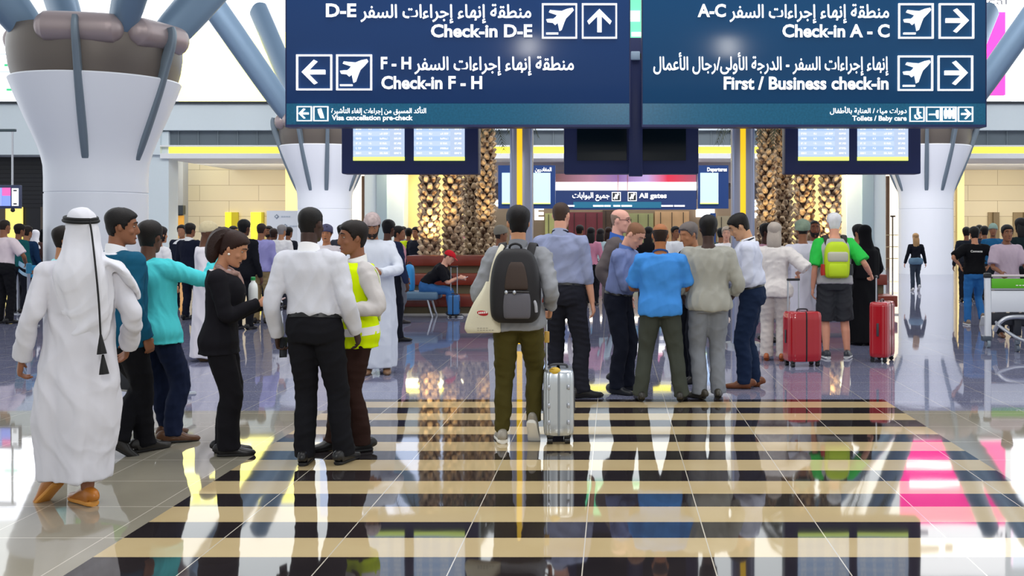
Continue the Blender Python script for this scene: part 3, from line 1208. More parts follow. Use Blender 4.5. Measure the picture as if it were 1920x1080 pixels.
for i, (ps, c) in enumerate(((0, '6b4a48'), (.25, 'a8788c'), (.45, '8a6aa0'), (.65, 'b8a0d0'), (.8, 'd8304a'), (1, 'a05068'))):
    e = cr.color_ramp.elements[i] if i < 2 else cr.color_ramp.elements.new(ps)
    e.position = ps
    e.color = lin(c)
nt.links.new(sp.outputs['X'], cr.inputs[0])
nt.links.new(cr.outputs[0], nt.nodes['Principled BSDF'].inputs['Base Color'])
nt.links.new(cr.outputs[0], nt.nodes['Principled BSDF'].inputs['Emission Color'])
nt.nodes['Principled BSDF'].inputs['Emission Strength'].default_value = .7
wobj('light_strip', g, m, t)
t = thing('lightbox', 'glowing white lightbox strip over the all gates sign', 'light', at(1172, 349, 46.2))
g = Geo()
pbox(g, 1036, 341.5, 1306, 356.5, 46.2, .295)
wobj('light_panel', g, mat('white_lightbox', 'ffffff', .5, emit=1.3), t)
for x in (1158, 1176):
    g = Geo()
    pbox(g, x, 328, x + 1.6, 358, 46.1, .1)
    wobj('bracket', g, mat('pink_bracket', 'e29aa4', .5), t)
# all gates sign
t = thing('gates_sign', 'navy hanging sign reading All gates in the middle distance', 'sign', at(1172, 375, 46.2))
g = Geo()
pbox(g, 1038, 357, 1306, 393, 46.2, .3)
wobj('sign_panel', g, mat('navy_gate_sign', '1d3466', .3, emit=.25), t)
g = Geo()
pbox(g, 1075, 378.5, 1240, 390, 46.15, .06)
wobj('teal_strip', g, mat('teal_gate_strip', '1f6a8a', .3, emit=.25), t)
L0 = t.location
lettering('lettering', 'All gates', 1198, 1250, 371, 9, 46.1, INK, t, .03, off=L0)
lettering('lettering', 'جميع البوابات', 1073, 1143, 371, 10, 46.1, INK, t, .025, True, off=L0)
for x in (1147, 1177):
    g = Geo()
    pbox(g, x, 360, x + 17, 377, 46.1, .05)
    ic = wobj('icon', g, INK, t)
    g = Geo()
    pbox(g, x + 1.5, 361.5, x + 15.5, 375.5, 46.07, .05)
    a_ = at(x + 8.5, 368.5, 46.05)
    g2 = Geo()
    g2.tube([at(x + 4, 373, 46.03), at(x + 13, 363, 46.03)], .045, seg=6, sub=1)
    g2.tube([at(x + 6, 365, 46.03), at(x + 10, 366.5, 46.03), at(x + 9.5, 373, 46.03)], .035, seg=6, sub=1)
    L_ = np.array(L0[:])
    wobj('icon_field', g, mat('icon_black', '20242c', .4), t)
    wobj('icon_plane', g2, INK, t)
g = Geo()
for a, b in ((1064, 1077), (1112, 1132), (1133, 1145), (1150, 1163), (1165, 1185), (1240, 1262), (1264, 1284)):
    pbox(g, a, 384.5, b, 387.5, 46.1, .05)
wobj('small_lettering', g, INK, t)
# departures boards at mid distance
for n, (x0, x1, body, ar, tx, lab) in enumerate(((934, 1041, 'المغادرون', True, (1003, 1034), 'blue departures board with an Arabic heading, behind a striped grey pole'),
                                                 (1309, 1366, 'Departures', False, (1326, 1363), 'blue departures board headed Departures, beside a striped grey pole'))):
    t = thing('departures_board', lab, 'board', at((x0 + x1) / 2, 390, 36), group='departures boards')
    g = Geo()
    pbox(g, x0, 310, x1, 391, 36, .3)
    g.box((at((x0 + x1) / 2, 0, 36)[0], 36.15, 1.0), (.18, .12, 2.4))
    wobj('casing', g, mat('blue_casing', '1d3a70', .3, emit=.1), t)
    L0 = t.location
    lettering('lettering', body, tx[0], tx[1], 321, 7, 35.95, INK, t, .03, ar, off=L0)
    SCR = None
    for k, (a, b) in enumerate(((x0 + 7, x0 + 45), (x0 + 55, x1 - 9)) if n == 0 else ((1313, 1347),)):
        g = Geo()
        pbox(g, a, 324, b, 382, 35.96, .06)
        wobj('screen', g, mat('pale_screen', 'b4d0f4', .3, emit=.5), t)
        g = Geo()
        pbox(g, a, 380, b, 382.4, 35.94, .06)
        wobj('screen_footer', g, mat('lime_footer', 'cfe87a', .3, emit=.8), t)
# white letters and small lit signs beyond
t = thing('gate_letter', 'white letter E standing beyond the departures board', 'letter', at(1010, 410, 69.95))
lettering('lettering', 'E', 1002, 1020, 411, 22, 69.97, mat('lit_letter', 'ffffff', .5, emit=1.0), t, .05, off=t.location)
lights = ((925, 935, 375, 380, 'small white lit sign high beside the tallest palm trunk'), (924, 935, 382, 387, 'small white lit sign under the other by the tallest palm trunk'),
          (1080, 1104, 401, 408, 'white light panel over the shops below the gates sign'), (1305, 1340, 392, 407, 'white lit shop sign below the departures board'),
          (1414, 1428, 375, 379, 'topmost white light bar behind the striped pole'), (1414, 1428, 381, 386, 'second white light bar behind the striped pole'),
          (1414, 1428, 388, 394, 'third white light bar behind the striped pole'), (1414, 1428, 399, 409, 'lowest white light bar behind the striped pole'))
for a, b, y0, y1, lab in lights:
    g = Geo()
    pbox(g, a, y0, b, y1, 69.85, .3)
    tag(obj('lit_sign', g, mat('lit_sign', 'ffffff', .5, emit=1.1), smooth=False), lab, 'sign', 'lit signs beyond the hall')
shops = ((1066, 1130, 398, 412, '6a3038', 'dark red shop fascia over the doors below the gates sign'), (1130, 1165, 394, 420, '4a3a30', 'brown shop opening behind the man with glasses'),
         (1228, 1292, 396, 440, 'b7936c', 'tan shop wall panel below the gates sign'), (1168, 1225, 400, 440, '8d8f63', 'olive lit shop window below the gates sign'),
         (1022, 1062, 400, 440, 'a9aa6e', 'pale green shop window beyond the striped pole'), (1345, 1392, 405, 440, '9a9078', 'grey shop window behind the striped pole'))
for a, b, y0, y1, c, lab in shops:
    t = thing('shop_unit', lab, 'shop', at((a + b) / 2, row(69.7), 69.7))
    g = Geo()
    pbox(g, a, y0, b, row(69.7), 69.7, .28)
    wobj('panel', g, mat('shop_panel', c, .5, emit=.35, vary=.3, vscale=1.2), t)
    g = Geo()
    for k in range(3):
        xx = a + (b - a) * (k + .5) / 3
        pbox(g, xx - .6, y0 + 2, xx + .6, row(69.7), 69.6, .15)
    wobj('mullion', g, mat('shop_frame', '3a3330', .5), t)

# ---------------------------------------------------------------- led walls above the bulkhead
def led(name, x0, x1, y0, y1, col, emit, lab, marks=(), split=None):
    t = thing('led_screen', lab, 'screen', at((x0 + x1) / 2, y1, 45.4), group='led screens above the bulkhead')
    g = Geo()
    pbox(g, x0, y0, x1, y1, 45.4, .25)
    wobj('screen', g, mat('led_face', col, .6, emit=emit), t)
    if split:
        g = Geo()
        pbox(g, x0, y0, x1, split[0], 45.35, .1)
        wobj('screen_upper', g, mat('led_face', split[1], .4, emit=split[2]), t)
    for mc, me_, boxes in marks:
        g = Geo()
        for (a, b, c, d) in boxes:
            pbox(g, a, b, c, d, 45.3, .06)
        wobj('screen_marks', g, mat('led_marks', mc, .4, emit=me_), t)
    return t


led('a', -320, 108, 30, 197, 'f4f7ff', 2.0, 'white led screen with small green and grey marks beside the nearest column',
    (('30b070', 1.0, ((8, 120, 32, 124), (12, 166, 30, 170), (-60, 150, -30, 158))), ('b0bcc8', 1.0, ((0, 100, 12, 103), (-5, 133, 36, 136), (-80, 90, -20, 96), (-120, 70, -40, 78))), ('f090c0', 1.6, ((-40, 100, -4, 150),))))
led('b', 335, 560, 60, 197, 'fff78c', 2.5, 'glowing yellow led screen between the two left columns',
    (('fff8d8', 2.6, ((340, 66, 360, 74), (376, 66, 400, 74), (408, 66, 520, 74), (350, 168, 470, 173), (480, 100, 540, 106), (345, 120, 400, 126))),))
led('c', 600, 880, 40, 197, 'd4e2ff', 1.0, 'pale blue led screen behind the check-in D-E sign')
t = led('d', 1090, 1290, -60, 100, '5cc490', 1.0, 'green led screen glimpsed in the gap between the two signs', (('d8f8e0', 1.2, ((1120, 85, 1260, 92), (1180, 20, 1200, 40), (1184, 60, 1202, 68))),))
led('e', 1690, 1885, -75, 178, 'ff3f9c', 1.5, 'pink and white led screen behind the slanted strut', (('ffffff', 2.0, ((1700, 130, 1790, 139), (1800, 128, 1830, 139), (1706, 92, 1800, 104), (1820, 90, 1850, 102))),
    ('9a9aa0', .8, ((1720, -30, 1760, -18), (1772, -30, 1786, -14), (1720, 2, 1740, 10)))), (22, 'ffffff', 2.0))
lettering('lettering', 'cal', 1853, 1888, 8, 13, 45.25, mat('grey_ink', 'a8a8ae', .5), t, .0, off=t.location)
led('f', 1900, 2300, -60, 197, 'f2f8ff', 2.2, 'white led screen at the right photo edge')


# ---------------------------------------------------------------- flared columns
def make_column(label, grp, fins):
    t = thing('flared_column', label, 'column', (0, 0, 0), 0, grp)
    g = Geo()
    pr = [(.99, 0), (.99, 1.0), (.99, 2.38), (.975, 2.385), (.975, 2.41), (.99, 2.415), (.99, 2.7), (1.0, 2.95), (1.035, 3.12), (1.08, 3.28), (1.16, 3.5), (1.27, 3.76), (1.37, 4.0), (1.47, 4.25), (1.56, 4.48), (1.64, 4.70), (1.62, 4.73), (1.5, 4.70), (1.35, 4.3)]
    g.lathe(pr, seg=72)
    obj('shaft', g, mat('white_column_shell', 'e9ecf4', .35, spec=.4), t)
    g = Geo()
    g.lathe([(1.2, 4.55), (1.54, 4.66), (1.62, 4.95), (1.66, 5.25), (1.66, 5.5), (1.60, 5.72), (1.3, 5.72), (.9, 5.6)], seg=48)
    obj('bowl', g, mat('dark_bronze_bowl', '6a625c', .4, metal=.35), t)
    fm = mat('grey_blue_fin', '75838f', .4, metal=.3)
    rm = mat('rose_steel_bar', 'a39494', .35, metal=.3)
    for az in fins:
        a = -pi / 2 + rad(az)
        g = Geo()
        pts = [(.98, 3.08), (1.05, 3.3), (1.18, 3.65), (1.36, 4.1), (1.53, 4.55), (1.68, 5.0), (1.80, 5.35), (1.84, 5.6), (1.82, 5.75)]
        g.tube([(r * cos(a), r * sin(a), z) for r, z in pts], [.07, .075, .08, .08, .075, .07, .065, .06, .05], [.05, .09, .11, .11, .11, .11, .11, .10, .08], ref=(-sin(a), cos(a), 0), n=4, seg=16)
        obj('fin', g, fm, t)
        g = Geo()
        g.tube([(1.50 * cos(a) - u * sin(a), 1.50 * sin(a) + u * cos(a), 5.58) for u in (-.80, -.76, -.66, -.5, .5, .66, .76, .80)], [.05, .16, .25, .30, .30, .25, .16, .05], ref=(0, 0, 1), seg=18)
        obj('cross_bar', g, rm, t)
    sm = mat('blue_grey_strut', '7088a0', .38, metal=.25)
    for k in range(4):
        a = pi / 4 + k * pi / 2
        d = np.array([cos(a) * .8, sin(a) * .8, 1.0])
        p0 = np.array([cos(a) * .95, sin(a) * .95, 5.2])
        g = Geo()
        g.tube([p0, p0 + d * .25, p0 + d * .9, p0 + d * 2.5, p0 + d * 5.4], [.06, .16, .27, .31, .31], [.10, .26, .38, .42, .42], ref=(-sin(a), cos(a), 0), seg=20, n=2.6)
        obj('strut', g, sm, t)
    return t


c0 = make_column('nearest white flared column behind the man in white robe and headcloth', 'flared columns', [14, 74, 194, 254])
c0.location = (-10.75, 22.2, 0)
c0 = make_column('white flared column farther off under the check-in D-E sign', 'flared columns', [90 * k + j for k in range(4) for j in (-15, 18)])
c0.location = (-10.76, 39.8, 0)
dup(c0, (11.66, 39.8, 0), 0, 'white flared column behind the woman walking alone', 'flared columns')


# ---------------------------------------------------------------- the two big hanging signs
SY = 13.5


def frame_icon(t, x0, y0, x1, y1, L0, kind, w=3.0):
    g = Geo()
    for a in ((x0, y0, x1, y0 + w), (x0, y1 - w, x1, y1), (x0, y0 + w, x0 + w, y1 - w), (x1 - w, y0 + w, x1, y1 - w)):
        pbox(g, *a, SY - .03, .03)
    fr = wobj('icon_frame', g, INK, t, smooth=False)
    cx, cy, s = (x0 + x1) / 2, (y0 + y1) / 2, (x1 - x0) / 64.0
    g = Geo()

    def pr(pts):
        g.prism([(at(cx + px_ * s, cy + py_ * s, SY)[0], at(cx + px_ * s, cy + py_ * s, SY)[2]) for px_, py_ in pts], SY - .03, .03)
    if kind in 'LUR':
        P = [(-21, -4), (8, -4), (-7, -19), (-1, -22), (21, 0), (-1, 22), (-7, 19), (8, 4), (-21, 4)]
        M = {'R': lambda p: p, 'L': lambda p: (-p[0], p[1]), 'U': lambda p: (p[1], -p[0])}[kind]
        pr([M(p) for p in P])
    elif kind == 'plane':
        pr([(24, -23), (26, -19), (20, -12), (12, -4), (9, 3), (4, 17), (0, 19), (-3, 4), (-8, 8), (-12, 4), (-22, 3), (-24, -2), (-17, -3), (-11, -3), (-7, -6), (-4, -10), (-19, -15), (-17, -19), (-8, -18), (4, -17), (14, -21)])
        pr([(-24, 22), (-2, 22), (-2, 25), (-24, 25)])
    elif kind == 'pass':
        pr([(-10, -18), (4, -22), (14, 10), (16, 20), (2, 20), (-8, -2)])
    elif kind == 'chair':
        pr([(-3, -24), (4, -24), (4, -8), (14, -8), (14, -3), (4, -3), (14, 14), (20, 14), (20, 19), (10, 19), (1, 4), (-3, 2)])
        pr([(-14, 4), (-9, 2), (-8, 12), (0, 18), (6, 15), (8, 20), (-2, 24), (-13, 16)])
    elif kind == 'baby':
        pr([(-22, -1), (8, -1), (8, 5), (-22, 5)])
        pr([(8, -16), (18, -16), (18, 20), (12, 20), (8, 8)])
    elif kind == 'wc':
        for o in (-17, 0, 17):
            pr([(o - 7, -16), (o + 7, -16), (o + 7, 4), (o + 4, 20), (o - 4, 20), (o - 7, 4)])
            pr([(o - 3, -24), (o + 3, -24), (o + 3, -18), (o - 3, -18)])
    wobj('icon', g, INK, t, smooth=False)


def big_sign(x0, x1, lab):
    t = thing('wayfinding_sign', lab, 'sign', at((x0 + x1) / 2, 237, SY))
    g = Geo()
    pbox(g, x0, -40, x1, 194, SY, .18, .006)
    wobj('sign_panel', g, NAVY if x0 < 1000 else mat('teal_navy_sign_face', '12446f', .16, spec=.22), t)
    g = Geo()
    pbox(g, x0, 194, x1, 234, SY, .18)
    wobj('lower_strip', g, TEAL, t)
    g = Geo()
    pbox(g, x0 - 1, 233.5, x1 + 1, 238, SY - .02, .24)
    pbox(g, x0 - 2, -42, x0, 238, SY + .02, .2)
    pbox(g, x1, -42, x1 + 2, 238, SY + .02, .2)
    wobj('casing', g, NAVYD, t)
    return t


MIN = 'منطقة إنهاء إجراءات السفر'
t = big_sign(537, 1180, 'navy hanging sign reading Check-in D-E and Check-in F-H')
o_ = t.location
FY = SY - .032
lettering('lettering', MIN, 676, 996, 33, 24, FY, INK, t, .018, True, o_)
lettering('lettering', 'D-E', 611, 668, 31, 24, FY, INK, t, .03, False, o_)
lettering('lettering', 'Check-in D-E', 808, 998, 69, 23, FY, INK, t, .03, False, o_)
lettering('lettering', MIN, 777, 1076, 131, 24, FY, INK, t, .018, True, o_)
lettering('lettering', 'F - H', 714, 771, 129, 22, FY, INK, t, .03, False, o_)
lettering('lettering', 'Check-in F - H', 715, 904, 166, 23, FY, INK, t, .03, False, o_)
lettering('small_lettering', 'التأكد المسبق من إجراءات إلغاء التأشيرة', 621, 799, 212, 9, FY, INK, t, .02, True, o_)
lettering('small_lettering', 'Visa cancellation pre-check', 622, 774, 225, 9, FY, INK, t, .03, False, o_)
frame_icon(t, 1016, 6, 1082, 72, o_, 'plane')
frame_icon(t, 1091, 6, 1157, 72, o_, 'U')
frame_icon(t, 555, 102, 622, 169, o_, 'L')
frame_icon(t, 630, 102, 697, 169, o_, 'plane')
frame_icon(t, 556, 199, 584, 227, o_, 'L', 1.6)
frame_icon(t, 587, 199, 615, 227, o_, 'pass', 1.6)
t = big_sign(1205, 1848, 'navy hanging sign reading Check-in A - C and First / Business check-in')
o_ = t.location
lettering('lettering', MIN, 1368, 1667, 33, 24, FY, INK, t, .018, True, o_)
lettering('lettering', 'A-C', 1308, 1361, 31, 23, FY, INK, t, .03, False, o_)
lettering('lettering', 'Check-in A - C', 1467, 1668, 69, 23, FY, INK, t, .03, False, o_)
lettering('lettering', 'إنهاء إجراءات السفر - الدرجة الأولى/رجال الأعمال', 1225, 1666, 131, 24, FY, INK, t, .018, True, o_)
lettering('lettering', 'First / Business check-in', 1357, 1666, 167, 23, FY, INK, t, .03, False, o_)
lettering('small_lettering', 'دورات مياه / العناية بالأطفال', 1556, 1700, 212, 9, FY, INK, t, .02, True, o_)
lettering('small_lettering', 'Toilets / Baby care', 1598, 1700, 226, 9, FY, INK, t, .03, False, o_)
frame_icon(t, 1685, 6, 1751, 72, o_, 'plane')
frame_icon(t, 1761, 6, 1827, 72, o_, 'R')
frame_icon(t, 1684, 104, 1750, 170, o_, 'plane')
frame_icon(t, 1759, 104, 1825, 170, o_, 'R')
for x, kd in ((1706, 'chair'), (1737, 'baby'), (1766, 'wc'), (1797, 'R')):
    frame_icon(t, x, 200, x + 28, 228, o_, kd, 1.6)
t = thing('sign_post', 'dark navy post in the gap between the two hanging signs', 'post', at(1192, 330, 14.6))
g = Geo()
pbox(g, 1179, 110, 1205, 330, 14.6, .15, .01)
wobj('post', g, NAVYD, t)
g = Geo()
pbox(g, 1183, 96, 1200, 112, 14.55, .2, .01)
wobj('post_cap', g, mat('pale_cap', 'aac2d8', .4), t)


# ---------------------------------------------------------------- flight information boards and their poles
def screen_material():
    m = bpy.data.materials.new('flight_list_screen')
    m.use_nodes = True
    nt = m.node_tree
    b = nt.nodes['Principled BSDF']
    t_ = nt.nodes.new('ShaderNodeTexCoord')
    s_ = nt.nodes.new('ShaderNodeSeparateXYZ')
    nt.links.new(t_.outputs['Generated'], s_.inputs[0])
    x, z = s_.outputs['X'], s_.outputs['Z']
    zz = nmath(nt, 'MULTIPLY', z, 22.0)
    rowf = nmath(nt, 'FRACT', zz)
    rid = nmath(nt, 'FLOOR', zz)
    inrow = nmath(nt, 'MULTIPLY', nmath(nt, 'GREATER_THAN', rowf, .32), nmath(nt, 'LESS_THAN', rowf, .72))
    cols = None
    for c0_, c1_ in ((.05, .16), (.30, .36), (.52, .68), (.80, .94)):
        k = nmath(nt, 'MULTIPLY', nmath(nt, 'GREATER_THAN', x, c0_), nmath(nt, 'LESS_THAN', x, c1_))
        cols = k if cols is None else nmath(nt, 'ADD', cols, k)
    no = nt.nodes.new('ShaderNodeTexNoise')
    no.inputs['Scale'].default_value = 40
    nt.links.new(t_.outputs['Generated'], no.inputs['Vector'])
    ink = nmath(nt, 'MULTIPLY', nmath(nt, 'MULTIPLY', inrow, cols), nmath(nt, 'GREATER_THAN', no.outputs['Fac'], .44))
    alt = nmath(nt, 'MODULO', rid, 2.0)
    base = nmix(nt, alt, lin('b4cff4'), lin('c9dcf8'))
    base = nmix(nt, nmath(nt, 'GREATER_THAN', x, .72), base, lin('c0d2ee'))
    c = nmix(nt, ink, base, lin('f6faff'))
    nt.links.new(c, b.inputs['Emission Color'])
    b.inputs['Base Color'].default_value = (.02, .02, .03, 1)
    b.inputs['Emission Strength'].default_value = .92
    b.inputs['Specular IOR Level'].default_value = .15
    b.inputs['Roughness'].default_value = .2
    return m


LIST = screen_material()
BY = 15.0
OFF = mat('dark_screen_off', '0b161e', .15, spec=.15)
for x0, x1, scr, lit, lab in ((640, 897, ((662, 758), (776, 871)), True, 'navy flight board with two lit screens under the check-in D-E sign'),
                              (1057, 1310, ((1082, 1175), (1193, 1286)), False, 'navy flight board with two dark screens between the poles'),
                              (1472, 1727, ((1497, 1592), (1608, 1703)), True, 'navy flight board with two lit screens under the check-in A - C sign')):
    t = thing('flight_board', lab, 'board', at((x0 + x1) / 2, 326, BY), group='flight boards between the poles')
    g = Geo()
    pbox(g, x0, 70, x1, 326, BY, .28, .02)
    wobj('casing', g, NAVYD, t)
    for a, b in scr:
        g = Geo()
        pbox(g, a, 100, b, 301, BY - .02, .05)
        wobj('screen', g, LIST if lit else OFF, t, smooth=False)
        if lit:
            g = Geo()
            pbox(g, a, 294, b, 301, BY - .03, .03)
            wobj('screen_footer', g, mat('lime_footer_bar', 'd8ee70', .3, emit=1.0), t)
for x, lab in ((977, 'grey pole with a yellow light strip behind the man with the rucksack'), (1394, 'grey pole with a yellow light strip behind the white-shirted man in brown shoes')):
    t = thing('light_pole', lab, 'pole', at(x, 650, BY), group='striped poles')
    X = t.location[0]
    g = Geo()
    g.tube([(X, BY + .1, 0.02), (X, BY + .1, 3), (X, BY + .1, 6)], .165, .165, seg=28, n=2.6, sub=1)
    wobj('shaft', g, mat('silver_pole', '9a9cb0', .3, metal=.45), t)
    g = Geo()
    g.box((X - .015, BY - .07, 3.0), (.075, .03, 5.9), .005)
    wobj('light_strip', g, mat('amber_light_strip', 'f0c020', .4, emit=.75), t)
    g = Geo()
    for sg in (-1, 1):
        g.box((X + sg * .14, BY - .0, 3.0), (.03, .04, 5.9), .008)
    wobj('side_rail', g, mat('blue_grey_rail', 'a9b4d4', .3, metal=.5), t)
    g = Geo()
    g.tube([(X, BY + .1, 0), (X, BY + .1, .05)], .24, seg=28, sub=1, n=2.8)
    wobj('base_plate', g, STEEL, t)
t = thing('cross_beam', 'dark beam carrying the flight boards, behind the hanging signs', 'beam', at(1186, 160, BY))
g = Geo()
pbox(g, 610, 150, 1760, 172, BY + .29, .18)
wobj('beam', g, NAVYD, t)
for x in (925, 1030, 1340, 1440):
    g = Geo()
    a = at(x, 160, BY)
    g.cyl((a[0], SY + .15, a[2]), (a[0], BY + .4, a[2]), .03)
    wobj('hanger', g, STEEL, t)
g = Geo()
a = at(1192, 160, 14.7)
g.box((a[0], 15.02, a[2] - .1), (.1, .62, .1))
pt_ = [o for o in bpy.data.objects if o.name.startswith('sign_post')][0]
wobj('bracket', g, NAVYD, pt_)


# ================================================================ THE PEOPLE
def S(col, name='shirt', **o):
    return (name, col, o)


def neckband(col, name='lanyard'):
    def f(p):
        G = Geo()
        c = p.TP(np.array([0, .0, 1.475 * p.k + p.dz]))
        th = np.linspace(0, 2 * pi, 24, endpoint=False)
        R_ = []
        for r, z in ((.076, -.006), (.080, .0), (.078, .012), (.072, .010), (.072, -.006)):
            R_.append(np.column_stack([np.sin(th) * r * p.k, np.cos(th) * r * p.k - .01, z - .03 * np.cos(th)]) + c)
        G.rings(R_, loop=True)
        obj(name, G, cloth(col), p.root)
    return f


def band(z0, z1, f, col, name, m=None, wide=1.0):
    def fn(p):
        G = Geo()
        p.add_torso(G, z0, z1, f, 36, None, None, wide)
        obj(name, G, m or cloth(col), p.root)
    return fn


def glasses(p):
    G = Geo()
    for sg in (1, -1):
        th = np.linspace(0, 2 * pi, 15)
        G.tube(p.HT(np.column_stack([sg * .034 + .024 * np.cos(th), .106 - .012 * np.abs(np.cos(th) * .6 + sg * .4 * np.cos(th)), .010 + .017 * np.sin(th)])), .0028, seg=6, sub=1)
        G.tube(p.HT([(sg * .058, .098, .014), (sg * .074, .06, .014), (sg * .078, -.01, .010)]), .0028, seg=6)
    G.tube(p.HT([(-.012, .107, .014), (0, .109, .018), (.012, .107, .014)]), .0026, seg=6)
    obj('glasses', G, mat('dark_red_frame', '4a1420', .3), p.root)


def ghutra(p):
    G = Geo()
    R_, th = head_grid(40, 5)
    Z = R_[:, :, 2]
    zl = interp(th, [(0, .055), (45, .045), (62, -.03), (72, -.14), (180, -.2)])[None, :]
    show = sst(-.01, .006, Z - zl)
    c = np.array([0, -.005, .0])
    d = R_ - c
    G.rings(p.HT(c + d * (1 + (show * .016 - .012 * (1 - show))[:, :, None] / np.linalg.norm(d, axis=2, keepdims=True))))
    tp = lambda x, y, z: p.TP(np.array([x, y, z * p.k + p.dz]))
    G.tube([p.HT((0, -.03, .05)), p.HT((0, -.04, .0)), p.HT((0, -.05, -.09)), tp(0, -.085, 1.44), tp(.0, -.10, 1.36), tp(.02, -.105, 1.25), tp(.03, -.11, 1.10), tp(.035, -.115, .98)],
           [.082, .096, .112, .135, .160, .150, .125, .09], [.07, .075, .08, .085, .085, .07, .05, .02], ref=(1, 0, 0), seg=48, sub=6,
           fold=lambda t, A: 1 + .05 * t * np.sin(6 * A + 1) + .05 * t * np.sin(11 * A))
    # corner of the cloth thrown over the right shoulder
    G.tube([tp(.10, -.05, 1.47), tp(.20, -.05, 1.41), tp(.28, -.03, 1.30), tp(.315, -.02, 1.22)], [.08, .12, .09, .02], [.03, .035, .03, .012], ref=(0, 1, 0), seg=20, sub=5)
    obj('ghutra', G, mat('robe_cotton', 'd6d6de', .8, bump=.06, bscale=260, vary=.03, spec=.15), p.root, voxel=.008, iters=3, post=creases(.007, .08, .3, 3, (1.6, 1.6, .4)))
    G = Geo()
    for z0, r in ((.062, .0), (.078, -.006)):
        th = np.linspace(0, 2 * pi, 41)
        G.tube(p.HT(np.column_stack([np.sin(th) * (.094 + r), -.006 + np.cos(th) * (.118 + r), z0 + .012 * np.cos(th)])), .0105, seg=10, sub=1)
    ag = obj('agal', G, mat('black_cord', '101012', .7, bump=.3, bscale=200), p.root)
    G = Geo()
    G.tube([p.HT((.035, -.12, .06)), p.HT((.045, -.142, -.02)), tp(.06, -.20, 1.40), tp(.075, -.21, 1.2), tp(.085, -.195, 1.02)], .0055, seg=8)
    obj('agal_cord', G, mat('black_cord', '101012', .7, bump=.3, bscale=200), ag)
    for zt, dx in ((1.02, 0), (.90, .012)):
        G = Geo()
        G.tube([tp(.085 + dx, -.197, zt + .01), tp(.086 + dx, -.203, zt - .02), tp(.088 + dx, -.21, zt - .07), tp(.09 + dx, -.212, zt - .105)], [.006, .012, .022, .028], [.006, .012, .018, .02], seg=14,
               fold=lambda t, A: 1 + .1 * t * np.sin(8 * A))
        obj('tassel', G, mat('black_cord', '101012', .7, bump=.3, bscale=200), ag)


# ---- the front row
P_ROBE = person(152, 944, 399, -32, 'person in a white ankle-length robe with white headcloth and black cord, walking away', skin='brown', hair=None, shoe=('a8661f', 'c98a3c'),
                robe=('cfced6', dict(hem=(.185, .19), mid=(.225, .20), hemz=.16, fold=.07, dx=.02, dy=-.02, fit=.028, wr=.012)), fL=(-.13, .06, -28, 38), fR=(.03, -.04, -20),
                L=dict(to=(-.31, .05, .88), pole=(-.4, -1, 0), curl=.7), R=dict(to=(.27, .10, .93)), extra=(ghutra,), w=1.06)
person(120, 768, 430, 55, 'person in a pale turquoise shirt mostly hidden behind the white headcloth', skin='tan', hair=('short', '17110f'), wear=[S('9adbe2', hem=.9)], leg=('16171f',))
P_TEAL = person(228, 856, 390, 28, 'person in a dark teal blazer with a white collar walking beside the white robe', skin='brown', hair=('short', '131011'), head=(38, 4), side=-.03,
                wear=[S('e9e9ef', sleeve=0, collar='f0f0f4'), S('14526f', 'blazer', hem=.80, flare=.02, fit=.032, neck=1.45, loose=.022, wr=.005)], leg=('131318', dict(cut=(.105, .08, .07))), shoe=('2b2826', None),
                fL=(-.06, -.06, 38, 34), fR=(-.01, .20, 8), R=dict(to=(.20, .05, .87), curl=.6), L=dict(to=(-.27, .02, .9)), face=True)
P_TURQ = person(288, 829, 415, 14, 'person in a turquoise long shirt reaching out one arm, in dark blue trousers', skin='dark', hair=('short', '191312'), head=(-8, 0), side=-.035,
                wear=[S('4fccd4', hem=.81, flare=.055, fit=.036, loose=.02, fold=.02, wr=.007)], leg=('141d36', dict(cut=(.105, .08, .072))), shoe=('5a3a25', None),
                fR=(.15, .02, 52), fL=(-.02, .20, 10), R=dict(to=(.36, .36, 1.44), pole=(.3, -.2, -1), dir=(.1, .5, -1)), L=dict(to=(-.22, .2, .95)))


def bun(p):
    G = Geo()
    G.tube(p.HT([(0, -.05, .075), (0, -.095, .075), (0, -.125, .035), (.0, -.135, -.04), (0, -.115, -.12), (0, -.09, -.16)]), [.045, .055, .062, .058, .045, .015], seg=20,
           fold=lambda t, A: 1 + .07 * np.sin(7 * A + 8 * t) + .05 * np.sin(13 * A))
    obj('hair_bun', G, mat('hair', '2a1611', .5, bump=.5, bscale=120, vary=.25, spec=.3), p.root)
    for sg in (1, -1):
        G = Geo()
        G.ball(p.HT((sg * .084, .008, -.040)), .009)
        obj('earring', G, mat('pearl', 'f2ece4', .2), p.root)
    G = Geo()
    c = p.TP(np.array([0, .03, 1.45 * p.k + p.dz]))
    th = np.linspace(0, 2 * pi, 25)
    G.tube(np.column_stack([np.sin(th) * .07, np.cos(th) * .07, -.03 * np.cos(th) + .01 * np.sin(3 * th)]) + c, .022, seg=12, sub=1)
    G.tube([c + (0, .07, -.01), c + (.01, .10, -.08), c + (.02, .115, -.17)], [.03, .035, .02], [.015, .015, .01], seg=12)
    obj('scarf', G, mat('patterned_scarf', '9a7a72', .7, vary=.6, vscale=40), p.root)


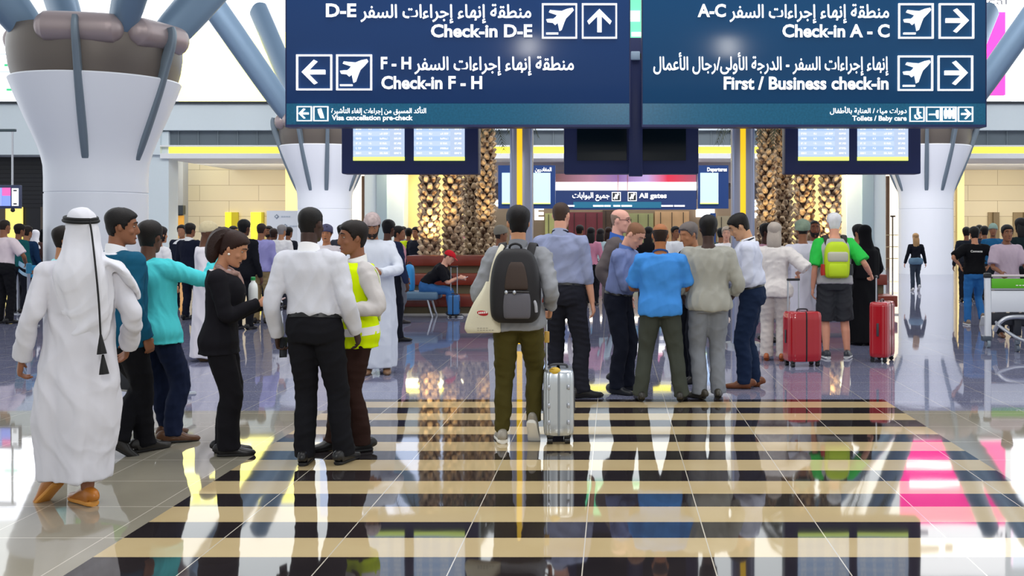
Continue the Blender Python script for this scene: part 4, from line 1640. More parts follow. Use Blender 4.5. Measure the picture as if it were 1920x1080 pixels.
P_SUIT = person(414, 852, 437, 78, 'person in a black trouser suit with tied-up brown hair looking down at a phone', skin='b98263', hair=('back', '2a1611'), fem=True, head=(6, 24), lean=2, hk=1.0,
                wear=[S('e8e4e6', sleeve=0), S('15141a', 'blazer', hem=.80, flare=.045, fit=.024, neck=1.44, loose=.016, wr=.004)], leg=('131217', dict(cut=(.112, .088, .086), bunch=.04)), shoe=('1b191b', None),
                fR=(.07, .06, 2), fL=(-.07, .02, 0), R=dict(to=(.10, .27, 1.11), dir=(-.15, 1, .12), thumb=(-.4, 0, 1), curl=.6, pole=(.5, -1, -.5)),
                L=dict(to=(-.10, .29, 1.09), dir=(.2, 1, .12), thumb=(.4, 0, 1), curl=.5), face=True, extra=(bun,), neckfwd=.01)
P_WHITE = person(591, 870, 391, 4, 'person seen from behind in a white long-sleeved shirt and black trousers', skin='deep', hair=('buzz', '100d0d'), side=-.035, head=(10, 0),
                 wear=[S('d2d3dc', hem=1.0, fit=.024, blouse=.014, collar='f4f4f6', loose=.020, wr=.008)], leg=('15151a', dict(belt='0e0e10', cut=(.106, .078, .07))), shoe=('19181a', None),
                 fL=(-.075, .0, -8), fR=(.185, .05, 12), L=dict(to=(-.29, .04, .90), curl=.85), R=dict(to=(.26, .10, .92), curl=.5), w=1.02)


def vest_trim(p):
    band(.905, .965, .048, 'eceaf0', 'reflective_band')(p)
    for sg in (1, -1):
        G = Geo()
        tp = lambda x, y, z: p.TP(np.array([x, y, z * p.k + p.dz]))
        G.tube([tp(sg * .10, -.150, 1.0), tp(sg * .105, -.148, 1.28), tp(sg * .105, -.115, 1.40), tp(sg * .10, -.03, 1.458), tp(sg * .105, .065, 1.41), tp(sg * .105, .128, 1.30), tp(sg * .105, .148, 1.15), tp(sg * .10, .146, 1.0)], .028, .006, ref=(1, 0, 0), seg=12, n=3)
        obj('reflective_strap', G, cloth('f0eef2'), p.root)
    G = Geo()
    tp = lambda x, y, z: p.TP(np.array([x, y, z * p.k + p.dz]))
    G.tube([tp(0, .10, 1.455), tp(0, .135, 1.40), tp(0, .158, 1.25), tp(0, .16, 1.1)], [.018, .02, .03, .035], .006, ref=(1, 0, 0), seg=10, n=3)
    obj('tie', G, cloth('1c1d28'), p.root)


P_VEST = person(666, 843, 420, -124, 'person in a yellow high-visibility vest and dark brown trousers facing the white shirt', skin='brown', hair=('short', '1a1311'), head=(4, 2), face=True,
                wear=[S('c8c3c2', hem=1.0, fit=.018, collar='eceaea', loose=.018), S('d6f000', 'vest', hem=.80, sleeve=0, fit=.042, flare=.02, neck=1.45, wr=.004, wide=.96)],
                leg=('2d1b17', dict(cut=(.105, .08, .074))), shoe=('191718', None), fL=(-.09, -.02, 4), fR=(.10, .12, -4), L=dict(to=(-.20, .16, 1.06), pole=(-.5, -1, -.3), dir=(.4, 1, 0)), R=dict(to=(.18, .28, 1.05)), extra=(vest_trim,))
P_OMAN = person(708, 700, 401, 170, 'person in a white robe and patterned cap looking at a phone, behind the yellow vest', skin='9a6a4c', hair=('short', '181110'), head=(0, 26), side=.05, face=True, beard='17110f',
                robe=('d4d9e6', dict(hem=(.20, .17), hemz=.07, fold=.06)), shoe=('7a5a40', None), L=dict(to=(-.04, .29, 1.16), pole=(-1, -.35, -.4), dir=(.6, .6, .2), curl=.8), R=dict(to=(.14, .27, 1.12), pole=(1, -.3, -.4), dir=(-.6, .6, .1)),
                extra=(headwrap('cap', 'b9a9a6', .045, .01, m=mat('patterned_cap', 'b5a3a2', .7, vary=.45, vscale=30), flat=True),))

# ---- the centre
P_PACK = person(972, 831, 391, 2, 'person with a black rucksack and cream tote bag pulling a silver suitcase', skin='c08a68', hair=('short', '120f12'), head=(-14, -4), side=.0,
                wear=[S('8e9096', hem=.86, fit=.028, flare=.02, sleeve=.93, loose=.018, collar='85878d', wr=.008)], leg=('4a431d', dict(cut=(.102, .072, .058), drop=.0, bunch=.2)), shoe=('9f988c', 'ece8de'),
                fL=(-.135, .05, -14), fR=(.10, -.02, 4, 52), R=dict(to=(.245, .03, 1.04), pole=(.25, -1, 0), curl=.95), L=dict(to=(-.25, .15, 1.02), pole=(-.5, -1, 0), curl=.7))
P_GREY = person(1058, 746, 380, 8, 'person in a grey-blue shirt with rolled sleeves and dark trousers, hands down', skin='fair', hair=('buzz', '42322b'), head=(8, 0), side=-.03, extra=(neckband('22222c'),),
                wear=[S('8f97b8', hem=1.0, fit=.026, blouse=.02, sleeve=.66, loose=.022, collar='a2a9c6', wr=.009)], leg=('20212b', dict(belt='17171c', cut=(.104, .078, .07))), shoe=('1d1b1c', None),
                fR=(.17, .0, 62), fL=(-.10, .06, -8), R=dict(to=(.27, .05, .93)), w=1.04)
person(1160, 716, 393, 98, 'person with a bald head and dark red glasses in a grey-brown jacket', skin='e0a898', hair=('bald', '8a7468'), head=(8, 4), face=True, extra=(glasses,),
       wear=[S('3c62b0', sleeve=0, collar='3f68ba'), S('5e5657', 'jacket', hem=.80, flare=.02, fit=.030, neck=1.44, loose=.022)], leg=('1b1d28',), shoe=('1a1a1c', None), R=dict(to=(.25, -.02, .97), pole=(.4, -1, 0)))
P_BLUE = person(1161, 735, 413, 112, 'person in a lavender-blue shirt with thinning hair looking down at their hands', skin='fair', hair=('buzz', '7a543c'), head=(6, 34), lean=10, face=True,
                wear=[S('7280ad', hem=1.0, fit=.026, blouse=.02, collar='5a78b4', loose=.020, wr=.009)], leg=('161a28', dict(belt='101014', cut=(.106, .08, .074))), shoe=('22242a', None),
                R=dict(to=(.0, .30, 1.06), dir=(-.5, 1, .1), curl=.7, pole=(1, -.5, -.5)), L=dict(to=(-.08, .32, 1.07), dir=(.5, 1, .1), curl=.7), fR=(.14, .02, 12), fL=(-.09, .05, -6))
P_POLO = person(1238, 752, 422, 2, 'person seen from behind in a bright blue polo shirt, bald crown, grey jeans', skin='a5683f', hair=('bald', '2a1c16'), extra=(neckband('27508c', 'polo_collar'),),
                wear=[S('438bd8', hem=.87, fit=.032, flare=.012, sleeve=.46, loose=.026, wr=.009)], leg=('42463f', dict(denim=1, belt='2a3640', cut=(.112, .082, .076))), shoe=('2f2c28', None), belly=.03, w=1.1,
                fL=(-.19, .0, -12), fR=(.20, .0, 14), R=dict(to=(.14, .30, 1.06), pole=(.7, -.6, -.5)), L=dict(to=(-.16, .30, 1.06), pole=(-.7, -.6, -.5)))
P_SWEAT = person(1328, 748, 408, -3, 'person seen from behind in a pale grey sweater and grey jeans', skin='deep', hair=('short', '121011'), head=(6, 0), w=1.12,
                 wear=[S('a3a29a', 'sweater', hem=.87, fit=.030, flare=.012, sleeve=.80, loose=.022, wr=.010)], leg=('82868e', dict(denim=1, cut=(.110, .080, .074))), shoe=('3b372e', None),
                 fL=(-.08, .0, -30), fR=(.10, .03, 10), L=dict(to=(-.23, .14, .98), pole=(-.5, -1, 0)), R=dict(to=(.24, .14, .96), pole=(.5, -1, 0)))
person(1298, 716, 420, -120, 'grey-haired person in dark clothes half hidden between blue polo and grey sweater', skin='tan', hair=('short', '6a6260'), wear=[S('23242c', 'jacket', hem=.85, fit=.028)], leg=('171a24',), head=(0, 15),
       fR=(.1, .0, 0), fL=(-.12, .05, 0))
P_NAVY = person(1408, 727, 400, -80, 'person in a white shirt, navy trousers and brown shoes looking down', skin='c39472', hair=('short', '15110f'), head=(0, 28), lean=5, face=True, extra=(neckband('1c1e2c'),),
                wear=[S('ccd0e2', hem=1.0, fit=.028, blouse=.035, collar='f2f2f6', loose=.022, wr=.010)], leg=('17253f', dict(belt='111114', cut=(.108, .082, .074))), shoe=('6e3c1e', None), belly=.015,
                L=dict(to=(-.10, .27, 1.14), dir=(.4, 1, .1), pole=(-.6, -1, -.5)), R=dict(to=(.10, .28, 1.16), dir=(-.4, 1, .1)), fL=(-.08, .06, 0), fR=(.09, -.03, 6))
P_LADY = person(1452, 676, 421, 14, 'person with bobbed grey hair in a cream tunic and cream trousers holding a red suitcase', skin='fair', hair=('long', 'a89d94', .07), fem=True,
                wear=[S('d8d2d0', 'tunic', hem=.82, flare=.04, fit=.03, sleeve=.58, loose=.03, fold=.03)], leg=('c6beba', dict(cut=(.11, .088, .085))), shoe=('a5582e', None), w=1.08,
                R=dict(to=(.27, .12, 1.09), pole=(.9, -.7, -.3), dir=(.3, .8, -.5), curl=.9), L=dict(to=(-.2, .15, .95)))
person(1505, 664, 416, 4, 'person in a white robe and green-grey turban beside the green rucksack', skin='brown', hair=('buzz', '1a1513'), robe=('d6d5e4', dict(hem=(.22, .18), hemz=.08)), shoe=('4a3a30', None),
       extra=(headwrap('turban', '7f9184', .035, .0, m=mat('green_grey_turban', '80917f', .8, vary=.35, vscale=25), puff=.03, stripes=1),))
P_GREEN = person(1564, 672, 402, 2, 'white-haired person in dark shorts wearing a lime green rucksack', skin='d89a80', hair=('short', 'dcdce0'), wear=[S('2fbc4c', hem=.92, sleeve=.48, loose=.03, fit=.026), S('adadb1', 'shirt_panel', hem=.90, sleeve=0, fit=.034, wide=.98)],
                 leg=('36383d', dict(shorts=1, cut=(.118, .1, .1))), shoe=('333840', 'dfe2e4'), fL=(-.10, .0, -10), fR=(.17, .02, 18), R=dict(to=(.47, .05, 1.08), pole=(.2, -1, -.4), curl=.9), L=dict(to=(-.27, .0, .90)), w=1.1, belly=.02)
person(1622, 646, 425, -24, 'person in a long black robe and black headscarf between red suitcase and bench', skin='tan', hair=None, fem=True, robe=('0d0d11', dict(hem=(.26, .22), hemz=.04, fold=.04)), shoe=('1a1a1a', None),
       extra=(scarf_over('0e0e12', .42),), L=dict(to=(-.12, .26, 1.1)), R=dict(to=(.16, .2, 1.05)))
person(1717, 546, 440, 3, 'person with long fair hair walking alone in front of the far column', skin='fair', hair=('long', 'a8845a', .30), fem=True, wear=[S('14161f', 'top', hem=.98), S('5e7b92', 'tied_jacket', hem=.84, neck=1.02, sleeve=0, fit=.045)],
       leg=('3a4450',), shoe=('d8d8d8', None), fR=(.09, -.05, 0, 40), fL=(-.06, .08, 0))
P_TEE = person(1827, 610, 428, 2, 'person in a black printed T-shirt and blue jeans with hands on hips', skin='c58a6a', hair=('short', '141212'), wear=[S('0e0e12', 't_shirt', hem=.92, sleeve=.48, loose=.03, fit=.03)],
               leg=('2f6dab', dict(denim=1)), shoe=('8a7868', 'e0e0e0'), fR=(.12, -.12, 4, 55), fL=(-.10, .05, 0), R=dict(to=(.24, .0, 1.02), pole=(1, -.5, -.1), dir=(-.4, .3, -.8)), L=dict(to=(-.24, .0, 1.02), pole=(-1, -.5, -.1), dir=(.4, .3, -.8)))
P_CART = person(1888, 632, 425, 180, 'person in a pale mauve polo shirt pushing a luggage trolley', skin='brown', hair=('short', '120f0e'), face=True, extra=(neckband('8f8794', 'polo_collar'),), wear=[S('bba8b6', 'polo_shirt', hem=.92, sleeve=.46, loose=.028, fit=.028)],
                leg=('23242c',), shoe=('6a4632', None), R=dict(to=(.20, .30, 1.0), dir=(0, .8, -.5), curl=.8), L=dict(to=(-.22, .30, 1.0), dir=(0, .8, -.5), curl=.8))
P_SEAT = person(800, 594, 480, 88, 'person in a red cap, black T-shirt and jeans sitting bent over a phone', H=1.74, skin='e0a890', hair=('buzz', '4a3830'), hip=.53, lean=40, head=(0, 18), fR=(.10, .50, 0), fL=(-.10, .46, 0),
                wear=[S('17171d', 't_shirt', hem=.97, sleeve=.46, loose=.026, fit=.024)], leg=('35659f', dict(denim=1)), shoe=('1d2430', 'e8e8ea'), R=dict(to=(.06, .60, .74), pole=(.5, -.2, -1), dir=(-.3, 1, .0)), L=dict(to=(-.06, .62, .72), pole=(-.5, -.2, -1), dir=(.3, 1, 0)),
                extra=(headwrap('cap', 'c9222e', .05, .02, puff=.016, brim=1),))

# ---- behind, left side
person(746, 606, 427, 60, 'person in a pink shirt and grey trousers standing beside the blue seat', skin='brown', hair=('short', '15110f'), wear=[S('c98f9c', hem=.98, sleeve=.9)], leg=('6c6e78',), shoe=('3a3436', None), head=(20, 0))
person(728, 641, 415, 20, 'dark-haired person in dark blue just behind the white robe and cap', skin='dark', hair=('short', '0f0d0d'), wear=[S('2a3350', hem=.95)], leg=('181a26',), shoe=('17161a', None), fR=(.14, .05, 40))
person(490, 606, 420, 3, 'person seen from behind in a lilac shirt and khaki trousers', skin='brown', hair=('buzz', '2a1d18'), wear=[S('9a97cf', hem=.90, fit=.03, flare=.01)], leg=('9a8560',), shoe=('2a2522', None))
person(457, 618, 416, 12, 'person with thick black hair in a black suit beside the lilac shirt', skin='dark', hair=('short', '0c0b0c'), wear=[S('f0f0f0', sleeve=0, collar='f2f2f2'), S('14151c', 'blazer', hem=.82, fit=.03, neck=1.44)], leg=('14151b',), hk=1.06)
person(386, 676, 420, 75, 'person in a white robe and beige cap half hidden behind the black suit', skin='5c3a28', hair=None, robe=('d8d4dc', dict(hem=(.24, .2), hemz=.05)), shoe=('5a4630', None), R=dict(to=(.2, .25, 1.05)), L=dict(to=(-.2, .25, 1.05)),
       extra=(headwrap('cap', 'cbbd9c', .04, .0, flat=True, m=mat('beige_cap', 'c9bb98', .8, vary=.2, vscale=25)),), head=(0, 10))
person(356, 600, 421, 18, 'person in a dark navy suit under the outstretched turquoise sleeve', skin='brown', hair=('short', '1c1614'), wear=[S('f0f0f0', sleeve=0, collar='f4f4f4'), S('161a2c', 'blazer', hem=.82, fit=.03, neck=1.44)], leg=('151827',), shoe=('17161a', None), fR=(.12, .0, 20))
person(300, 636, 428, 30, 'person with long dark hair and a white top behind the turquoise shirt', skin='tan', hair=('long', '1c1214', .2), fem=True, wear=[S('e8e6ea', 'top', hem=.9)], leg=('20202a',))
person(341, 580, 424, 176, 'person facing the camera in a dark suit and white shirt near the orange door', skin='a8765a', hair=('short', '1a1413'), wear=[S('f0f0f4', fit=.02, sleeve=0, collar='f4f4f6'), S('1d2233', 'blazer', hem=.82, fit=.026, neck=1.36)], leg=('191c28',))
person(8, 607, 413, 12, 'person in a pale pink polo shirt and black trousers at the left photo edge', skin='brown', hair=('buzz', '241a16'), wear=[S('e2d2d8', 'polo_shirt', hem=.98, sleeve=.46, loose=.03)], leg=('15151a',), shoe=('141315', None), R=dict(to=(.22, .25, 1.05), pole=(1, -.5, -.3)))
far = [  # x, feet row, crown row, heading, label, skin, hair, upper, lower, options
    (36, 588, 422, 20, 'person in a teal green shirt behind the blue queue barrier', 'brown', ('short', '1a1412'), '17585c', '1a1c26', {}),
    (51, 584, 426, 8, 'person in a dark blue shirt behind the blue queue barrier', 'tan', ('short', '2a201c'), '1d3a5e', '1a1c26', {}),
    (66, 558, 433, 5, 'person in a white headscarf and brown top behind the queue barrier', 'tan', None, '4a3430', '2a2020', dict(fem=True, extra=(scarf_over('e8e6ea', .12),))),
    (80, 556, 432, 350, 'person in a black robe and headscarf against the nearest column', 'tan', None, '121216', '121216', dict(fem=True, extra=(scarf_over('121216', .4),))),
    (425, 560, 431, 178, 'person in a white headscarf and grey clothes by the first yellow niche', 'a8765a', None, '8a8a90', '2a2a30', dict(fem=True, extra=(scarf_over('e8e6e6', .12),))),
    (437, 562, 426, 100, 'dark-haired bearded person in a dark jacket by the first yellow niche', 'tan', ('short', '17110f'), '2b2c34', '1d1d24', dict(beard='17110f')),
    (411, 570, 428, 20, 'dark-haired person beyond the tied-up brown hair', 'brown', ('short', '15110f'), '30323c', '20222a', {}),
    (504, 566, 426, 190, 'person with a dark beard glimpsed past the lilac shirt', 'brown', ('short', '191312'), '5c6070', '22242c', dict(beard='17110f')),
    (513, 572, 431, 10, 'person in a dark brown jacket beside the lilac shirt', 'dark', ('short', '2a1a16'), '221c20', '1a1a20', {}),
    (528, 580, 424, 12, 'grey-haired person in a white shirt by the white panel', 'tan', ('short', '8a8688'), 'f0eef0', '2a2c36', {}),
    (541, 566, 428, 14, 'dark-haired person in dark clothes by the white panel', 'brown', ('short', '141113'), '20242e', '1a1c24', {}),
    (612, 640, 425, 175, 'person in a navy patterned turban between white shirt and yellow vest', 'c08058', ('short', '17110f'), 'efe6ea', 'e0dce0', dict(extra=(headwrap('turban', '5a5672', .035, .0, m=mat('navy_turban', '565472', .8, vary=.4, vscale=25), stripes=1, puff=.026),))),
    (640, 575, 424, 10, 'dark-haired person far behind the yellow vest', 'brown', ('short', '15110f'), '3a3c48', '22242c', {}),
    (766, 560, 430, 5, 'person in a yellow safety vest beyond the pink shirt', 'brown', ('short', '17110f'), 'd8f020', '2a3c6a', {}),
    (780, 566, 428, 200, 'person in a navy jacket beside the first palm trunk', 'tan', ('short', '1d1512'), '20242f', '20222a', {}),
    (756, 556, 427, 170, 'person in pale grey clothes facing out beyond the pink shirt', 'a8765a', ('short', '2a201c'), '9a9aa0', '3a3a44', {}),
    (862, 540, 424, 5, 'person in a pink scarf and dark robe between the palm trunks', 'tan', None, 'c06a84', '2a1c24', dict(fem=True, extra=(scarf_over('4a1c2a', .2),))),
    (938, 628, 427, 60, 'person in a white robe and grey cap behind the rucksack wearer', 'brown', ('short', '2a201c'), 'f0eef0', 'e0dee4', dict(extra=(headwrap('cap', '8a8478', .03, .0, flat=True),))),
    (1108, 573, 429, 8, 'person with long black hair in a pink striped blouse', 'tan', ('long', '120e12', .16), 'd08aa4', '17181f', dict(fem=True)),
    (1087, 566, 424, 20, 'dark-haired person in white behind the grey-blue shirt', 'brown', ('short', '15110f'), 'ece8ea', '2a2c36', {}),
    (1126, 562, 431, 14, 'person with a pale blue scarf beside the pink striped blouse', 'tan', ('long', '181418', .08), 'b9d0d8', '2a2c36', dict(fem=True)),
    (1141, 556, 428, 10, 'person with dark brown hair in brown beyond the jacket', 'tan', ('long', '2a1712', .1), '4a3430', '22222a', dict(fem=True)),
    (1216, 590, 428, 8, 'person in black between the looking-down head and the bald crown', 'brown', ('long', '0f0d10', .18), '141418', '141418', dict(fem=True)),
    (1266, 580, 427, 150, 'person in white facing across beside the blue polo', 'brown', ('short', '141011'), 'eef0f6', 'e6e6ee', {}),
    (1281, 586, 427, 20, 'person in a navy cap and white robe beyond the blue polo', 'brown', None, 'f0f2f8', 'e6e6ee', dict(extra=(headwrap('cap', '2c3a66', .035, .0, flat=True),))),
    (1352, 580, 430, 15, 'dark-haired person beyond the pale grey sweater', 'brown', ('short', '14181a'), '2c4a48', '22242c', {}),
    (1362, 600, 428, 185, 'fair-haired person in white behind the navy trousers', 'fair', ('short', 'b0a090'), 'f0eef2', '5a6070', {}),
    (1437, 640, 422, 110, 'dark person in a pink collar between white shirt and grey bob', '4a2a1c', ('short', '17100e'), 'c890a0', '2a2c36', {}),
    (1527, 640, 415, 182, 'person in white with a dark tie facing out between turban and white hair', '8a5238', ('buzz', '1a1210'), 'f0eef4', '2c2e3a', dict(beard='1a1210')),
    (1610, 628, 424, 130, 'person in olive green beside the black robe', 'tan', ('short', '141212'), '6e7a50', '2a2c30', {}),
    (1846, 572, 426, 10, 'dark-haired person just beyond the black T-shirt', 'brown', ('short', '121011'), '1a2a44', '1e2028', {}),
    (1862, 576, 422, 200, 'person in a pale cap and blue shirt beyond the trolley', 'brown', None, '1d5a86', '22242c', dict(extra=(headwrap('cap', '8fa79c', .035, .0, flat=True),))),
    (1812, 566, 428, 12, 'dark-haired person left of the black T-shirt near the stone wall', 'brown', ('short', '15110f'), '20242e', '20222a', {}),
    (1836, 562, 424, 12, 'taller dark-haired person beyond the black T-shirt', 'brown', ('short', '15110f'), '1e2c33', '20222a', {}),
    (1914, 612, 411, 350, 'tall person in black and teal at the right photo edge', 'brown', ('long', '0f0d10', .1), '132226', '141418', {}),
]
for x_, fy_, tp_, hd_, lb_, sk_, hr_, up_, lo_, op_ in far:
    rob = lo_ == up_ or lo_[0] == 'e'
    kw = dict(op_)
    kw['face'] = 120 <= hd_ <= 240
    if rob:
        person(x_, fy_, tp_, hd_, lb_, skin=sk_, hair=hr_, robe=(up_, dict(hem=(.22, .18), hemz=.05)), **kw)
    else:
        person(x_, fy_, tp_, hd_, lb_, skin=sk_, hair=hr_, wear=[S(up_, hem=.92, sleeve=1.0)], leg=(lo_,), **kw)


# ================================================================ THINGS PEOPLE CARRY
def carried(p, name, label, cat, group=None):
    o = bpy.data.objects.new(name, None)
    o.empty_display_size = .1
    COL.objects.link(o)
    o.location = p.root.location
    o.rotation_euler = p.root.rotation_euler
    return tag(o, label, cat, group)


def phone(p, c, rot, label, col='16171c', face='8aa0c8'):
    t = carried(p, 'phone', label, 'phone', 'mobile phones')
    g = Geo()
    g.box(c, (.072, .145, .009), .003, rot)
    obj('case', g, mat('phone_case', col, .25), t, smooth=False)
    g = Geo()
    g.box(np.asarray(c) + np.asarray(rot) @ np.array([0, 0, .005]), (.064, .130, .002), 0, rot)
    obj('screen', g, mat('phone_glass', face, .1, emit=.3), t, smooth=False)


def palm_of(p, nm, fwd=.09, out=.035):
    a, e, w, d, th, cu = p.arms[nm]
    d = unit(d)
    th = unit(th - d * np.dot(th, d))
    sg = 1 if nm == 'R' else -1
    return w + d * fwd + np.cross(th, d) * sg * out


phone(P_SUIT, palm_of(P_SUIT, 'R', .13, .03), rx(.45) @ rz(.1), 'phone in a pale case held by the black trouser suit', 'd8b8b8', 'c0b0c0')
phone(P_WHITE, palm_of(P_WHITE, 'L', .10, .030), rx(1.5) @ ry(1.2), 'black phone held low by the white shirt seen from behind', '16171c', '14161c')
phone(P_OMAN, palm_of(P_OMAN, 'L', .11, .03), rx(.9), 'dark phone held by the white robe and patterned cap')
phone(P_SEAT, palm_of(P_SEAT, 'R', .12, .03), rx(.3), 'pale phone held by the seated red cap', 'e8e8e8', 'e8eef8')
t = carried(P_SUIT, 'water_bottle', 'white bottle with a green cap beside the black trouser suit', 'bottle')
c = P_SUIT.arms['L'][2] + np.array([-.04, -.08, .10])
g = Geo()
g.lathe([(.0, -.10), (.030, -.10), (.034, -.09), (.034, .02), (.028, .05), (.016, .065), (.014, .08)], c, 18)
obj('body', g, mat('milky_plastic', 'e6ebee', .3), t)
g = Geo()
g.lathe([(.017, .078), (.017, .10), (.012, .104)], c, 16)
obj('cap', g, mat('green_cap', '1e8a4a', .4), t)

# black rucksack
p = P_PACK
k = p.k
t = carried(p, 'rucksack', 'black and grey rucksack on the back of the grey sweater', 'rucksack')
y0 = -.235
BLK = mat('black_nylon', '17151a', .6, bump=.2, bscale=300, vary=.1)
g = Geo()
g.tube([(.005, y0 + .02, z * k) for z in (.92, .945, 1.0, 1.15, 1.28, 1.38, 1.43, 1.455)], [.13, .165, .185, .190, .178, .150, .115, .07], [.07, .095, .11, .115, .11, .085, .065, .035], ref=(1, 0, 0), seg=32, n=3.2, sub=4)
obj('main_pack', g, BLK, t)
g = Geo()
g.tube([(.03, y0 - .085, z * k) for z in (.955, .97, 1.05, 1.125, 1.14)], [.085, .098, .103, .095, .08], [.02, .035, .042, .035, .02], ref=(1, 0, 0), seg=24, n=3.4)
obj('pocket', g, mat('grey_nylon', '5a5860', .6, bump=.2, bscale=300), t)
g = Geo()
g.tube([(.025, y0 - .085, z * k) for z in (1.16, 1.175, 1.25, 1.33, 1.36)], [.075, .088, .080, .06, .04], [.015, .026, .028, .022, .01], ref=(1, 0, 0), seg=24, n=3.4)
obj('upper_panel', g, mat('brown_nylon', '3a2c26', .6, bump=.2, bscale=300), t)
g = Geo()
g.tube([(-.045, y0 + .06, 1.44 * k), (-.04, y0 + .05, 1.475 * k), (0, y0 + .045, 1.49 * k), (.04, y0 + .05, 1.475 * k), (.045, y0 + .06, 1.44 * k)], .009, seg=8)
obj('handle', g, BLK, t)
for sg in (-1, 1):
    g = Geo()
    g.tube([(sg * .10, -.13, 1.40 * k), (sg * .115, -.07, 1.475 * k), (sg * .12, .0, 1.485 * k), (sg * .13, .09, 1.42 * k), (sg * .145, .135, 1.28 * k), (sg * .16, .10, 1.10 * k), (sg * .165, -.04, 1.0 * k)], [.032] * 5 + [.016, .014], .008, ref=(1, 0, 0), seg=12, n=3)
    obj('strap', g, BLK, t)
g = Geo()
g.tube([(-.06, y0 - .10, 1.145 * k), (.03, y0 - .122, 1.15 * k), (.12, y0 - .10, 1.145 * k)], .006, seg=6)
zp = obj('zip', g, mat('dark_zip', '2a282c', .4), t)
for dx in (-.045, .015):
    g = Geo()
    g.ball((dx, y0 - .128, 1.145 * k), (.012, .006, .016), 10)
    obj('zip_pull', g, STEEL, zp)
g = Geo()
g.tube([(.14, y0 - .05, 1.10 * k), (.165, y0 - .07, 1.06 * k), (.17, y0 - .06, 1.0 * k)], .012, seg=8)
obj('side_clip', g, mat('clip_grey', 'a8a8b0', .4), t)
# cream tote bag
t = carried(p, 'tote_bag', 'cream cotton tote bag with a red oval badge hanging from the shoulder', 'bag')
t.location = (t.location[0] + .06, t.location[1], 0)
CRM = mat('cream_cotton', 'ddd6bf', .85, bump=.2, bscale=200, vary=.05)
g = Geo()
g.tube([(-.255, -.16, 1.21 * k), (-.262, -.16, 1.14 * k), (-.285, -.155, 1.02 * k), (-.31, -.15, .90 * k), (-.315, -.15, .85 * k), (-.315, -.15, .835 * k)], [.03, .055, .105, .135, .138, .10], [.03, .05, .06, .05, .04, .015], ref=(.96, -.1, .12), seg=36, n=2.6, sub=5,
       fold=lambda tt, A: 1 + .06 * (1 - tt) * np.sin(7 * A + 3 * tt))
obj('bag_body', g, CRM, t)
for dy in (-.03, .06):
    g = Geo()
    g.tube([(-.25, -.16 + dy * .6, 1.18 * k), (-.225, -.14 + dy, 1.32 * k), (-.185, -.10 + dy, 1.44 * k), (-.165, -.03 + dy * .5, 1.482 * k), (-.175, .06 + dy * .3, 1.44 * k), (-.22, .06 + dy * .3, 1.30 * k), (-.255, -.08 + dy * .5, 1.17 * k)], .019, .004, ref=(1, 0, 0), seg=10, n=3)
    obj('strap', g, CRM, t)
g = Geo()
g.ball((-.300, -.206, .985 * k), (.048, .012, .022), 18, rot=ry(.12))
lg = obj('badge', g, mat('red_print', 'b5202c', .7), t)
g = Geo()
for i in range(5):
    g.box((-.330 + i * .014, -.219, .987 * k + i * .001), (.009, .004, .014))
obj('badge_print', g, mat('white_print', 'f4f0ea', .7), lg, smooth=False)
for j, (zz, n_) in enumerate(((.955, 5), (.875, 4), (.86, 6))):
    g = Geo()
    for i in range(n_):
        g.box((-.34 + i * .022, -.202, zz * k), (.014, .003, .003))
    obj('faded_print', g, mat('grey_print', '8a8478', .7), t, smooth=False)


# ---------------------------------------------------------------- luggage
def suitcase(px, fy, yaw, w, d, h, col, label, ribs=5, rough=.25, metal=0, handle=None, grp=None, band=None, wheel='1a1a1c', trim=None):
    Y = F * CH / (fy - PY)
    t = thing('suitcase', label, 'suitcase', ((px - PX) * Y / F, Y, 0), rad(yaw), grp)
    m = mat('suitcase_shell', col, rough, metal=metal, spec=.5, coat=.3)
    zb = .065
    g = Geo()
    zs = np.array([zb, zb + .015, zb + .05, zb + .10, h - .10, h - .05, h - .015, h])
    sc = np.array([.90, .96, .99, 1, 1, .99, .95, .86])
    g.tube([(0, 0, z) for z in zs], sc * w / 2, sc * d / 2, ref=(1, 0, 0), seg=72, n=5.5, sub=2,
           fold=lambda tt, A: 1 + .014 * np.sign(np.sin(A * ribs * 4)) * (0.02 < tt < .98))
    obj('shell', g, m, t)
    g = Geo()
    g.tube([(0, 0, z) for z in zs], sc * (w / 2 + .004) if band == 'x' else [.012] * 8, sc * (d / 2 + .004) if band != 'x' else [.012] * 8, ref=(1, 0, 0), seg=40, n=6, sub=2)
    obj('zip_band', g, mat('dark_band', trim or '1d1518', .5), t)
    for sx_ in (-1, 1):
        for sy_ in (-1, 1):
            g = Geo()
            x, y = sx_ * (w / 2 - .05), sy_ * (d / 2 - .045)
            g.box((x, y, .062), (.05, .05, .03), .008)
            wm = mat('wheel_black', wheel, .4)
            g.cyl((x - .02, y, .026), (x + .02, y, .026), .026, seg=16)
            obj('wheel', g, wm, t)
    g = Geo()
    g.tube([(-.07, 0, h - .005), (-.06, 0, h + .022), (0, 0, h + .028), (.06, 0, h + .022), (.07, 0, h - .005)], .010, seg=8)
    obj('carry_handle', g, mat('handle_grey', '3a3a40', .4), t)
    for sg in (-1, 1):
        g = Geo()
        g.box((sg * (w / 2 + .006), 0, h * .55), (.014, .03, .16), .005)
        obj('side_grip', g, mat('handle_grey', '3a3a40', .4), t)
    if handle:
        hx, hy, hh, hw = handle
        g = Geo()
        for sg in ((-1, 1) if hw > .03 else (0,)):
            g.cyl((hx + sg * hw / 2, hy, h - .02), (hx + sg * hw / 2, hy, hh), .010, seg=10)
        hd = obj('pull_handle', g, STEEL, t)
        g = Geo()
        g.box((hx, hy, hh), (max(hw + .03, .09), .03, .03), .01)
        obj('grip', g, mat('handle_black', '1b1b1f', .4), hd)
    return t


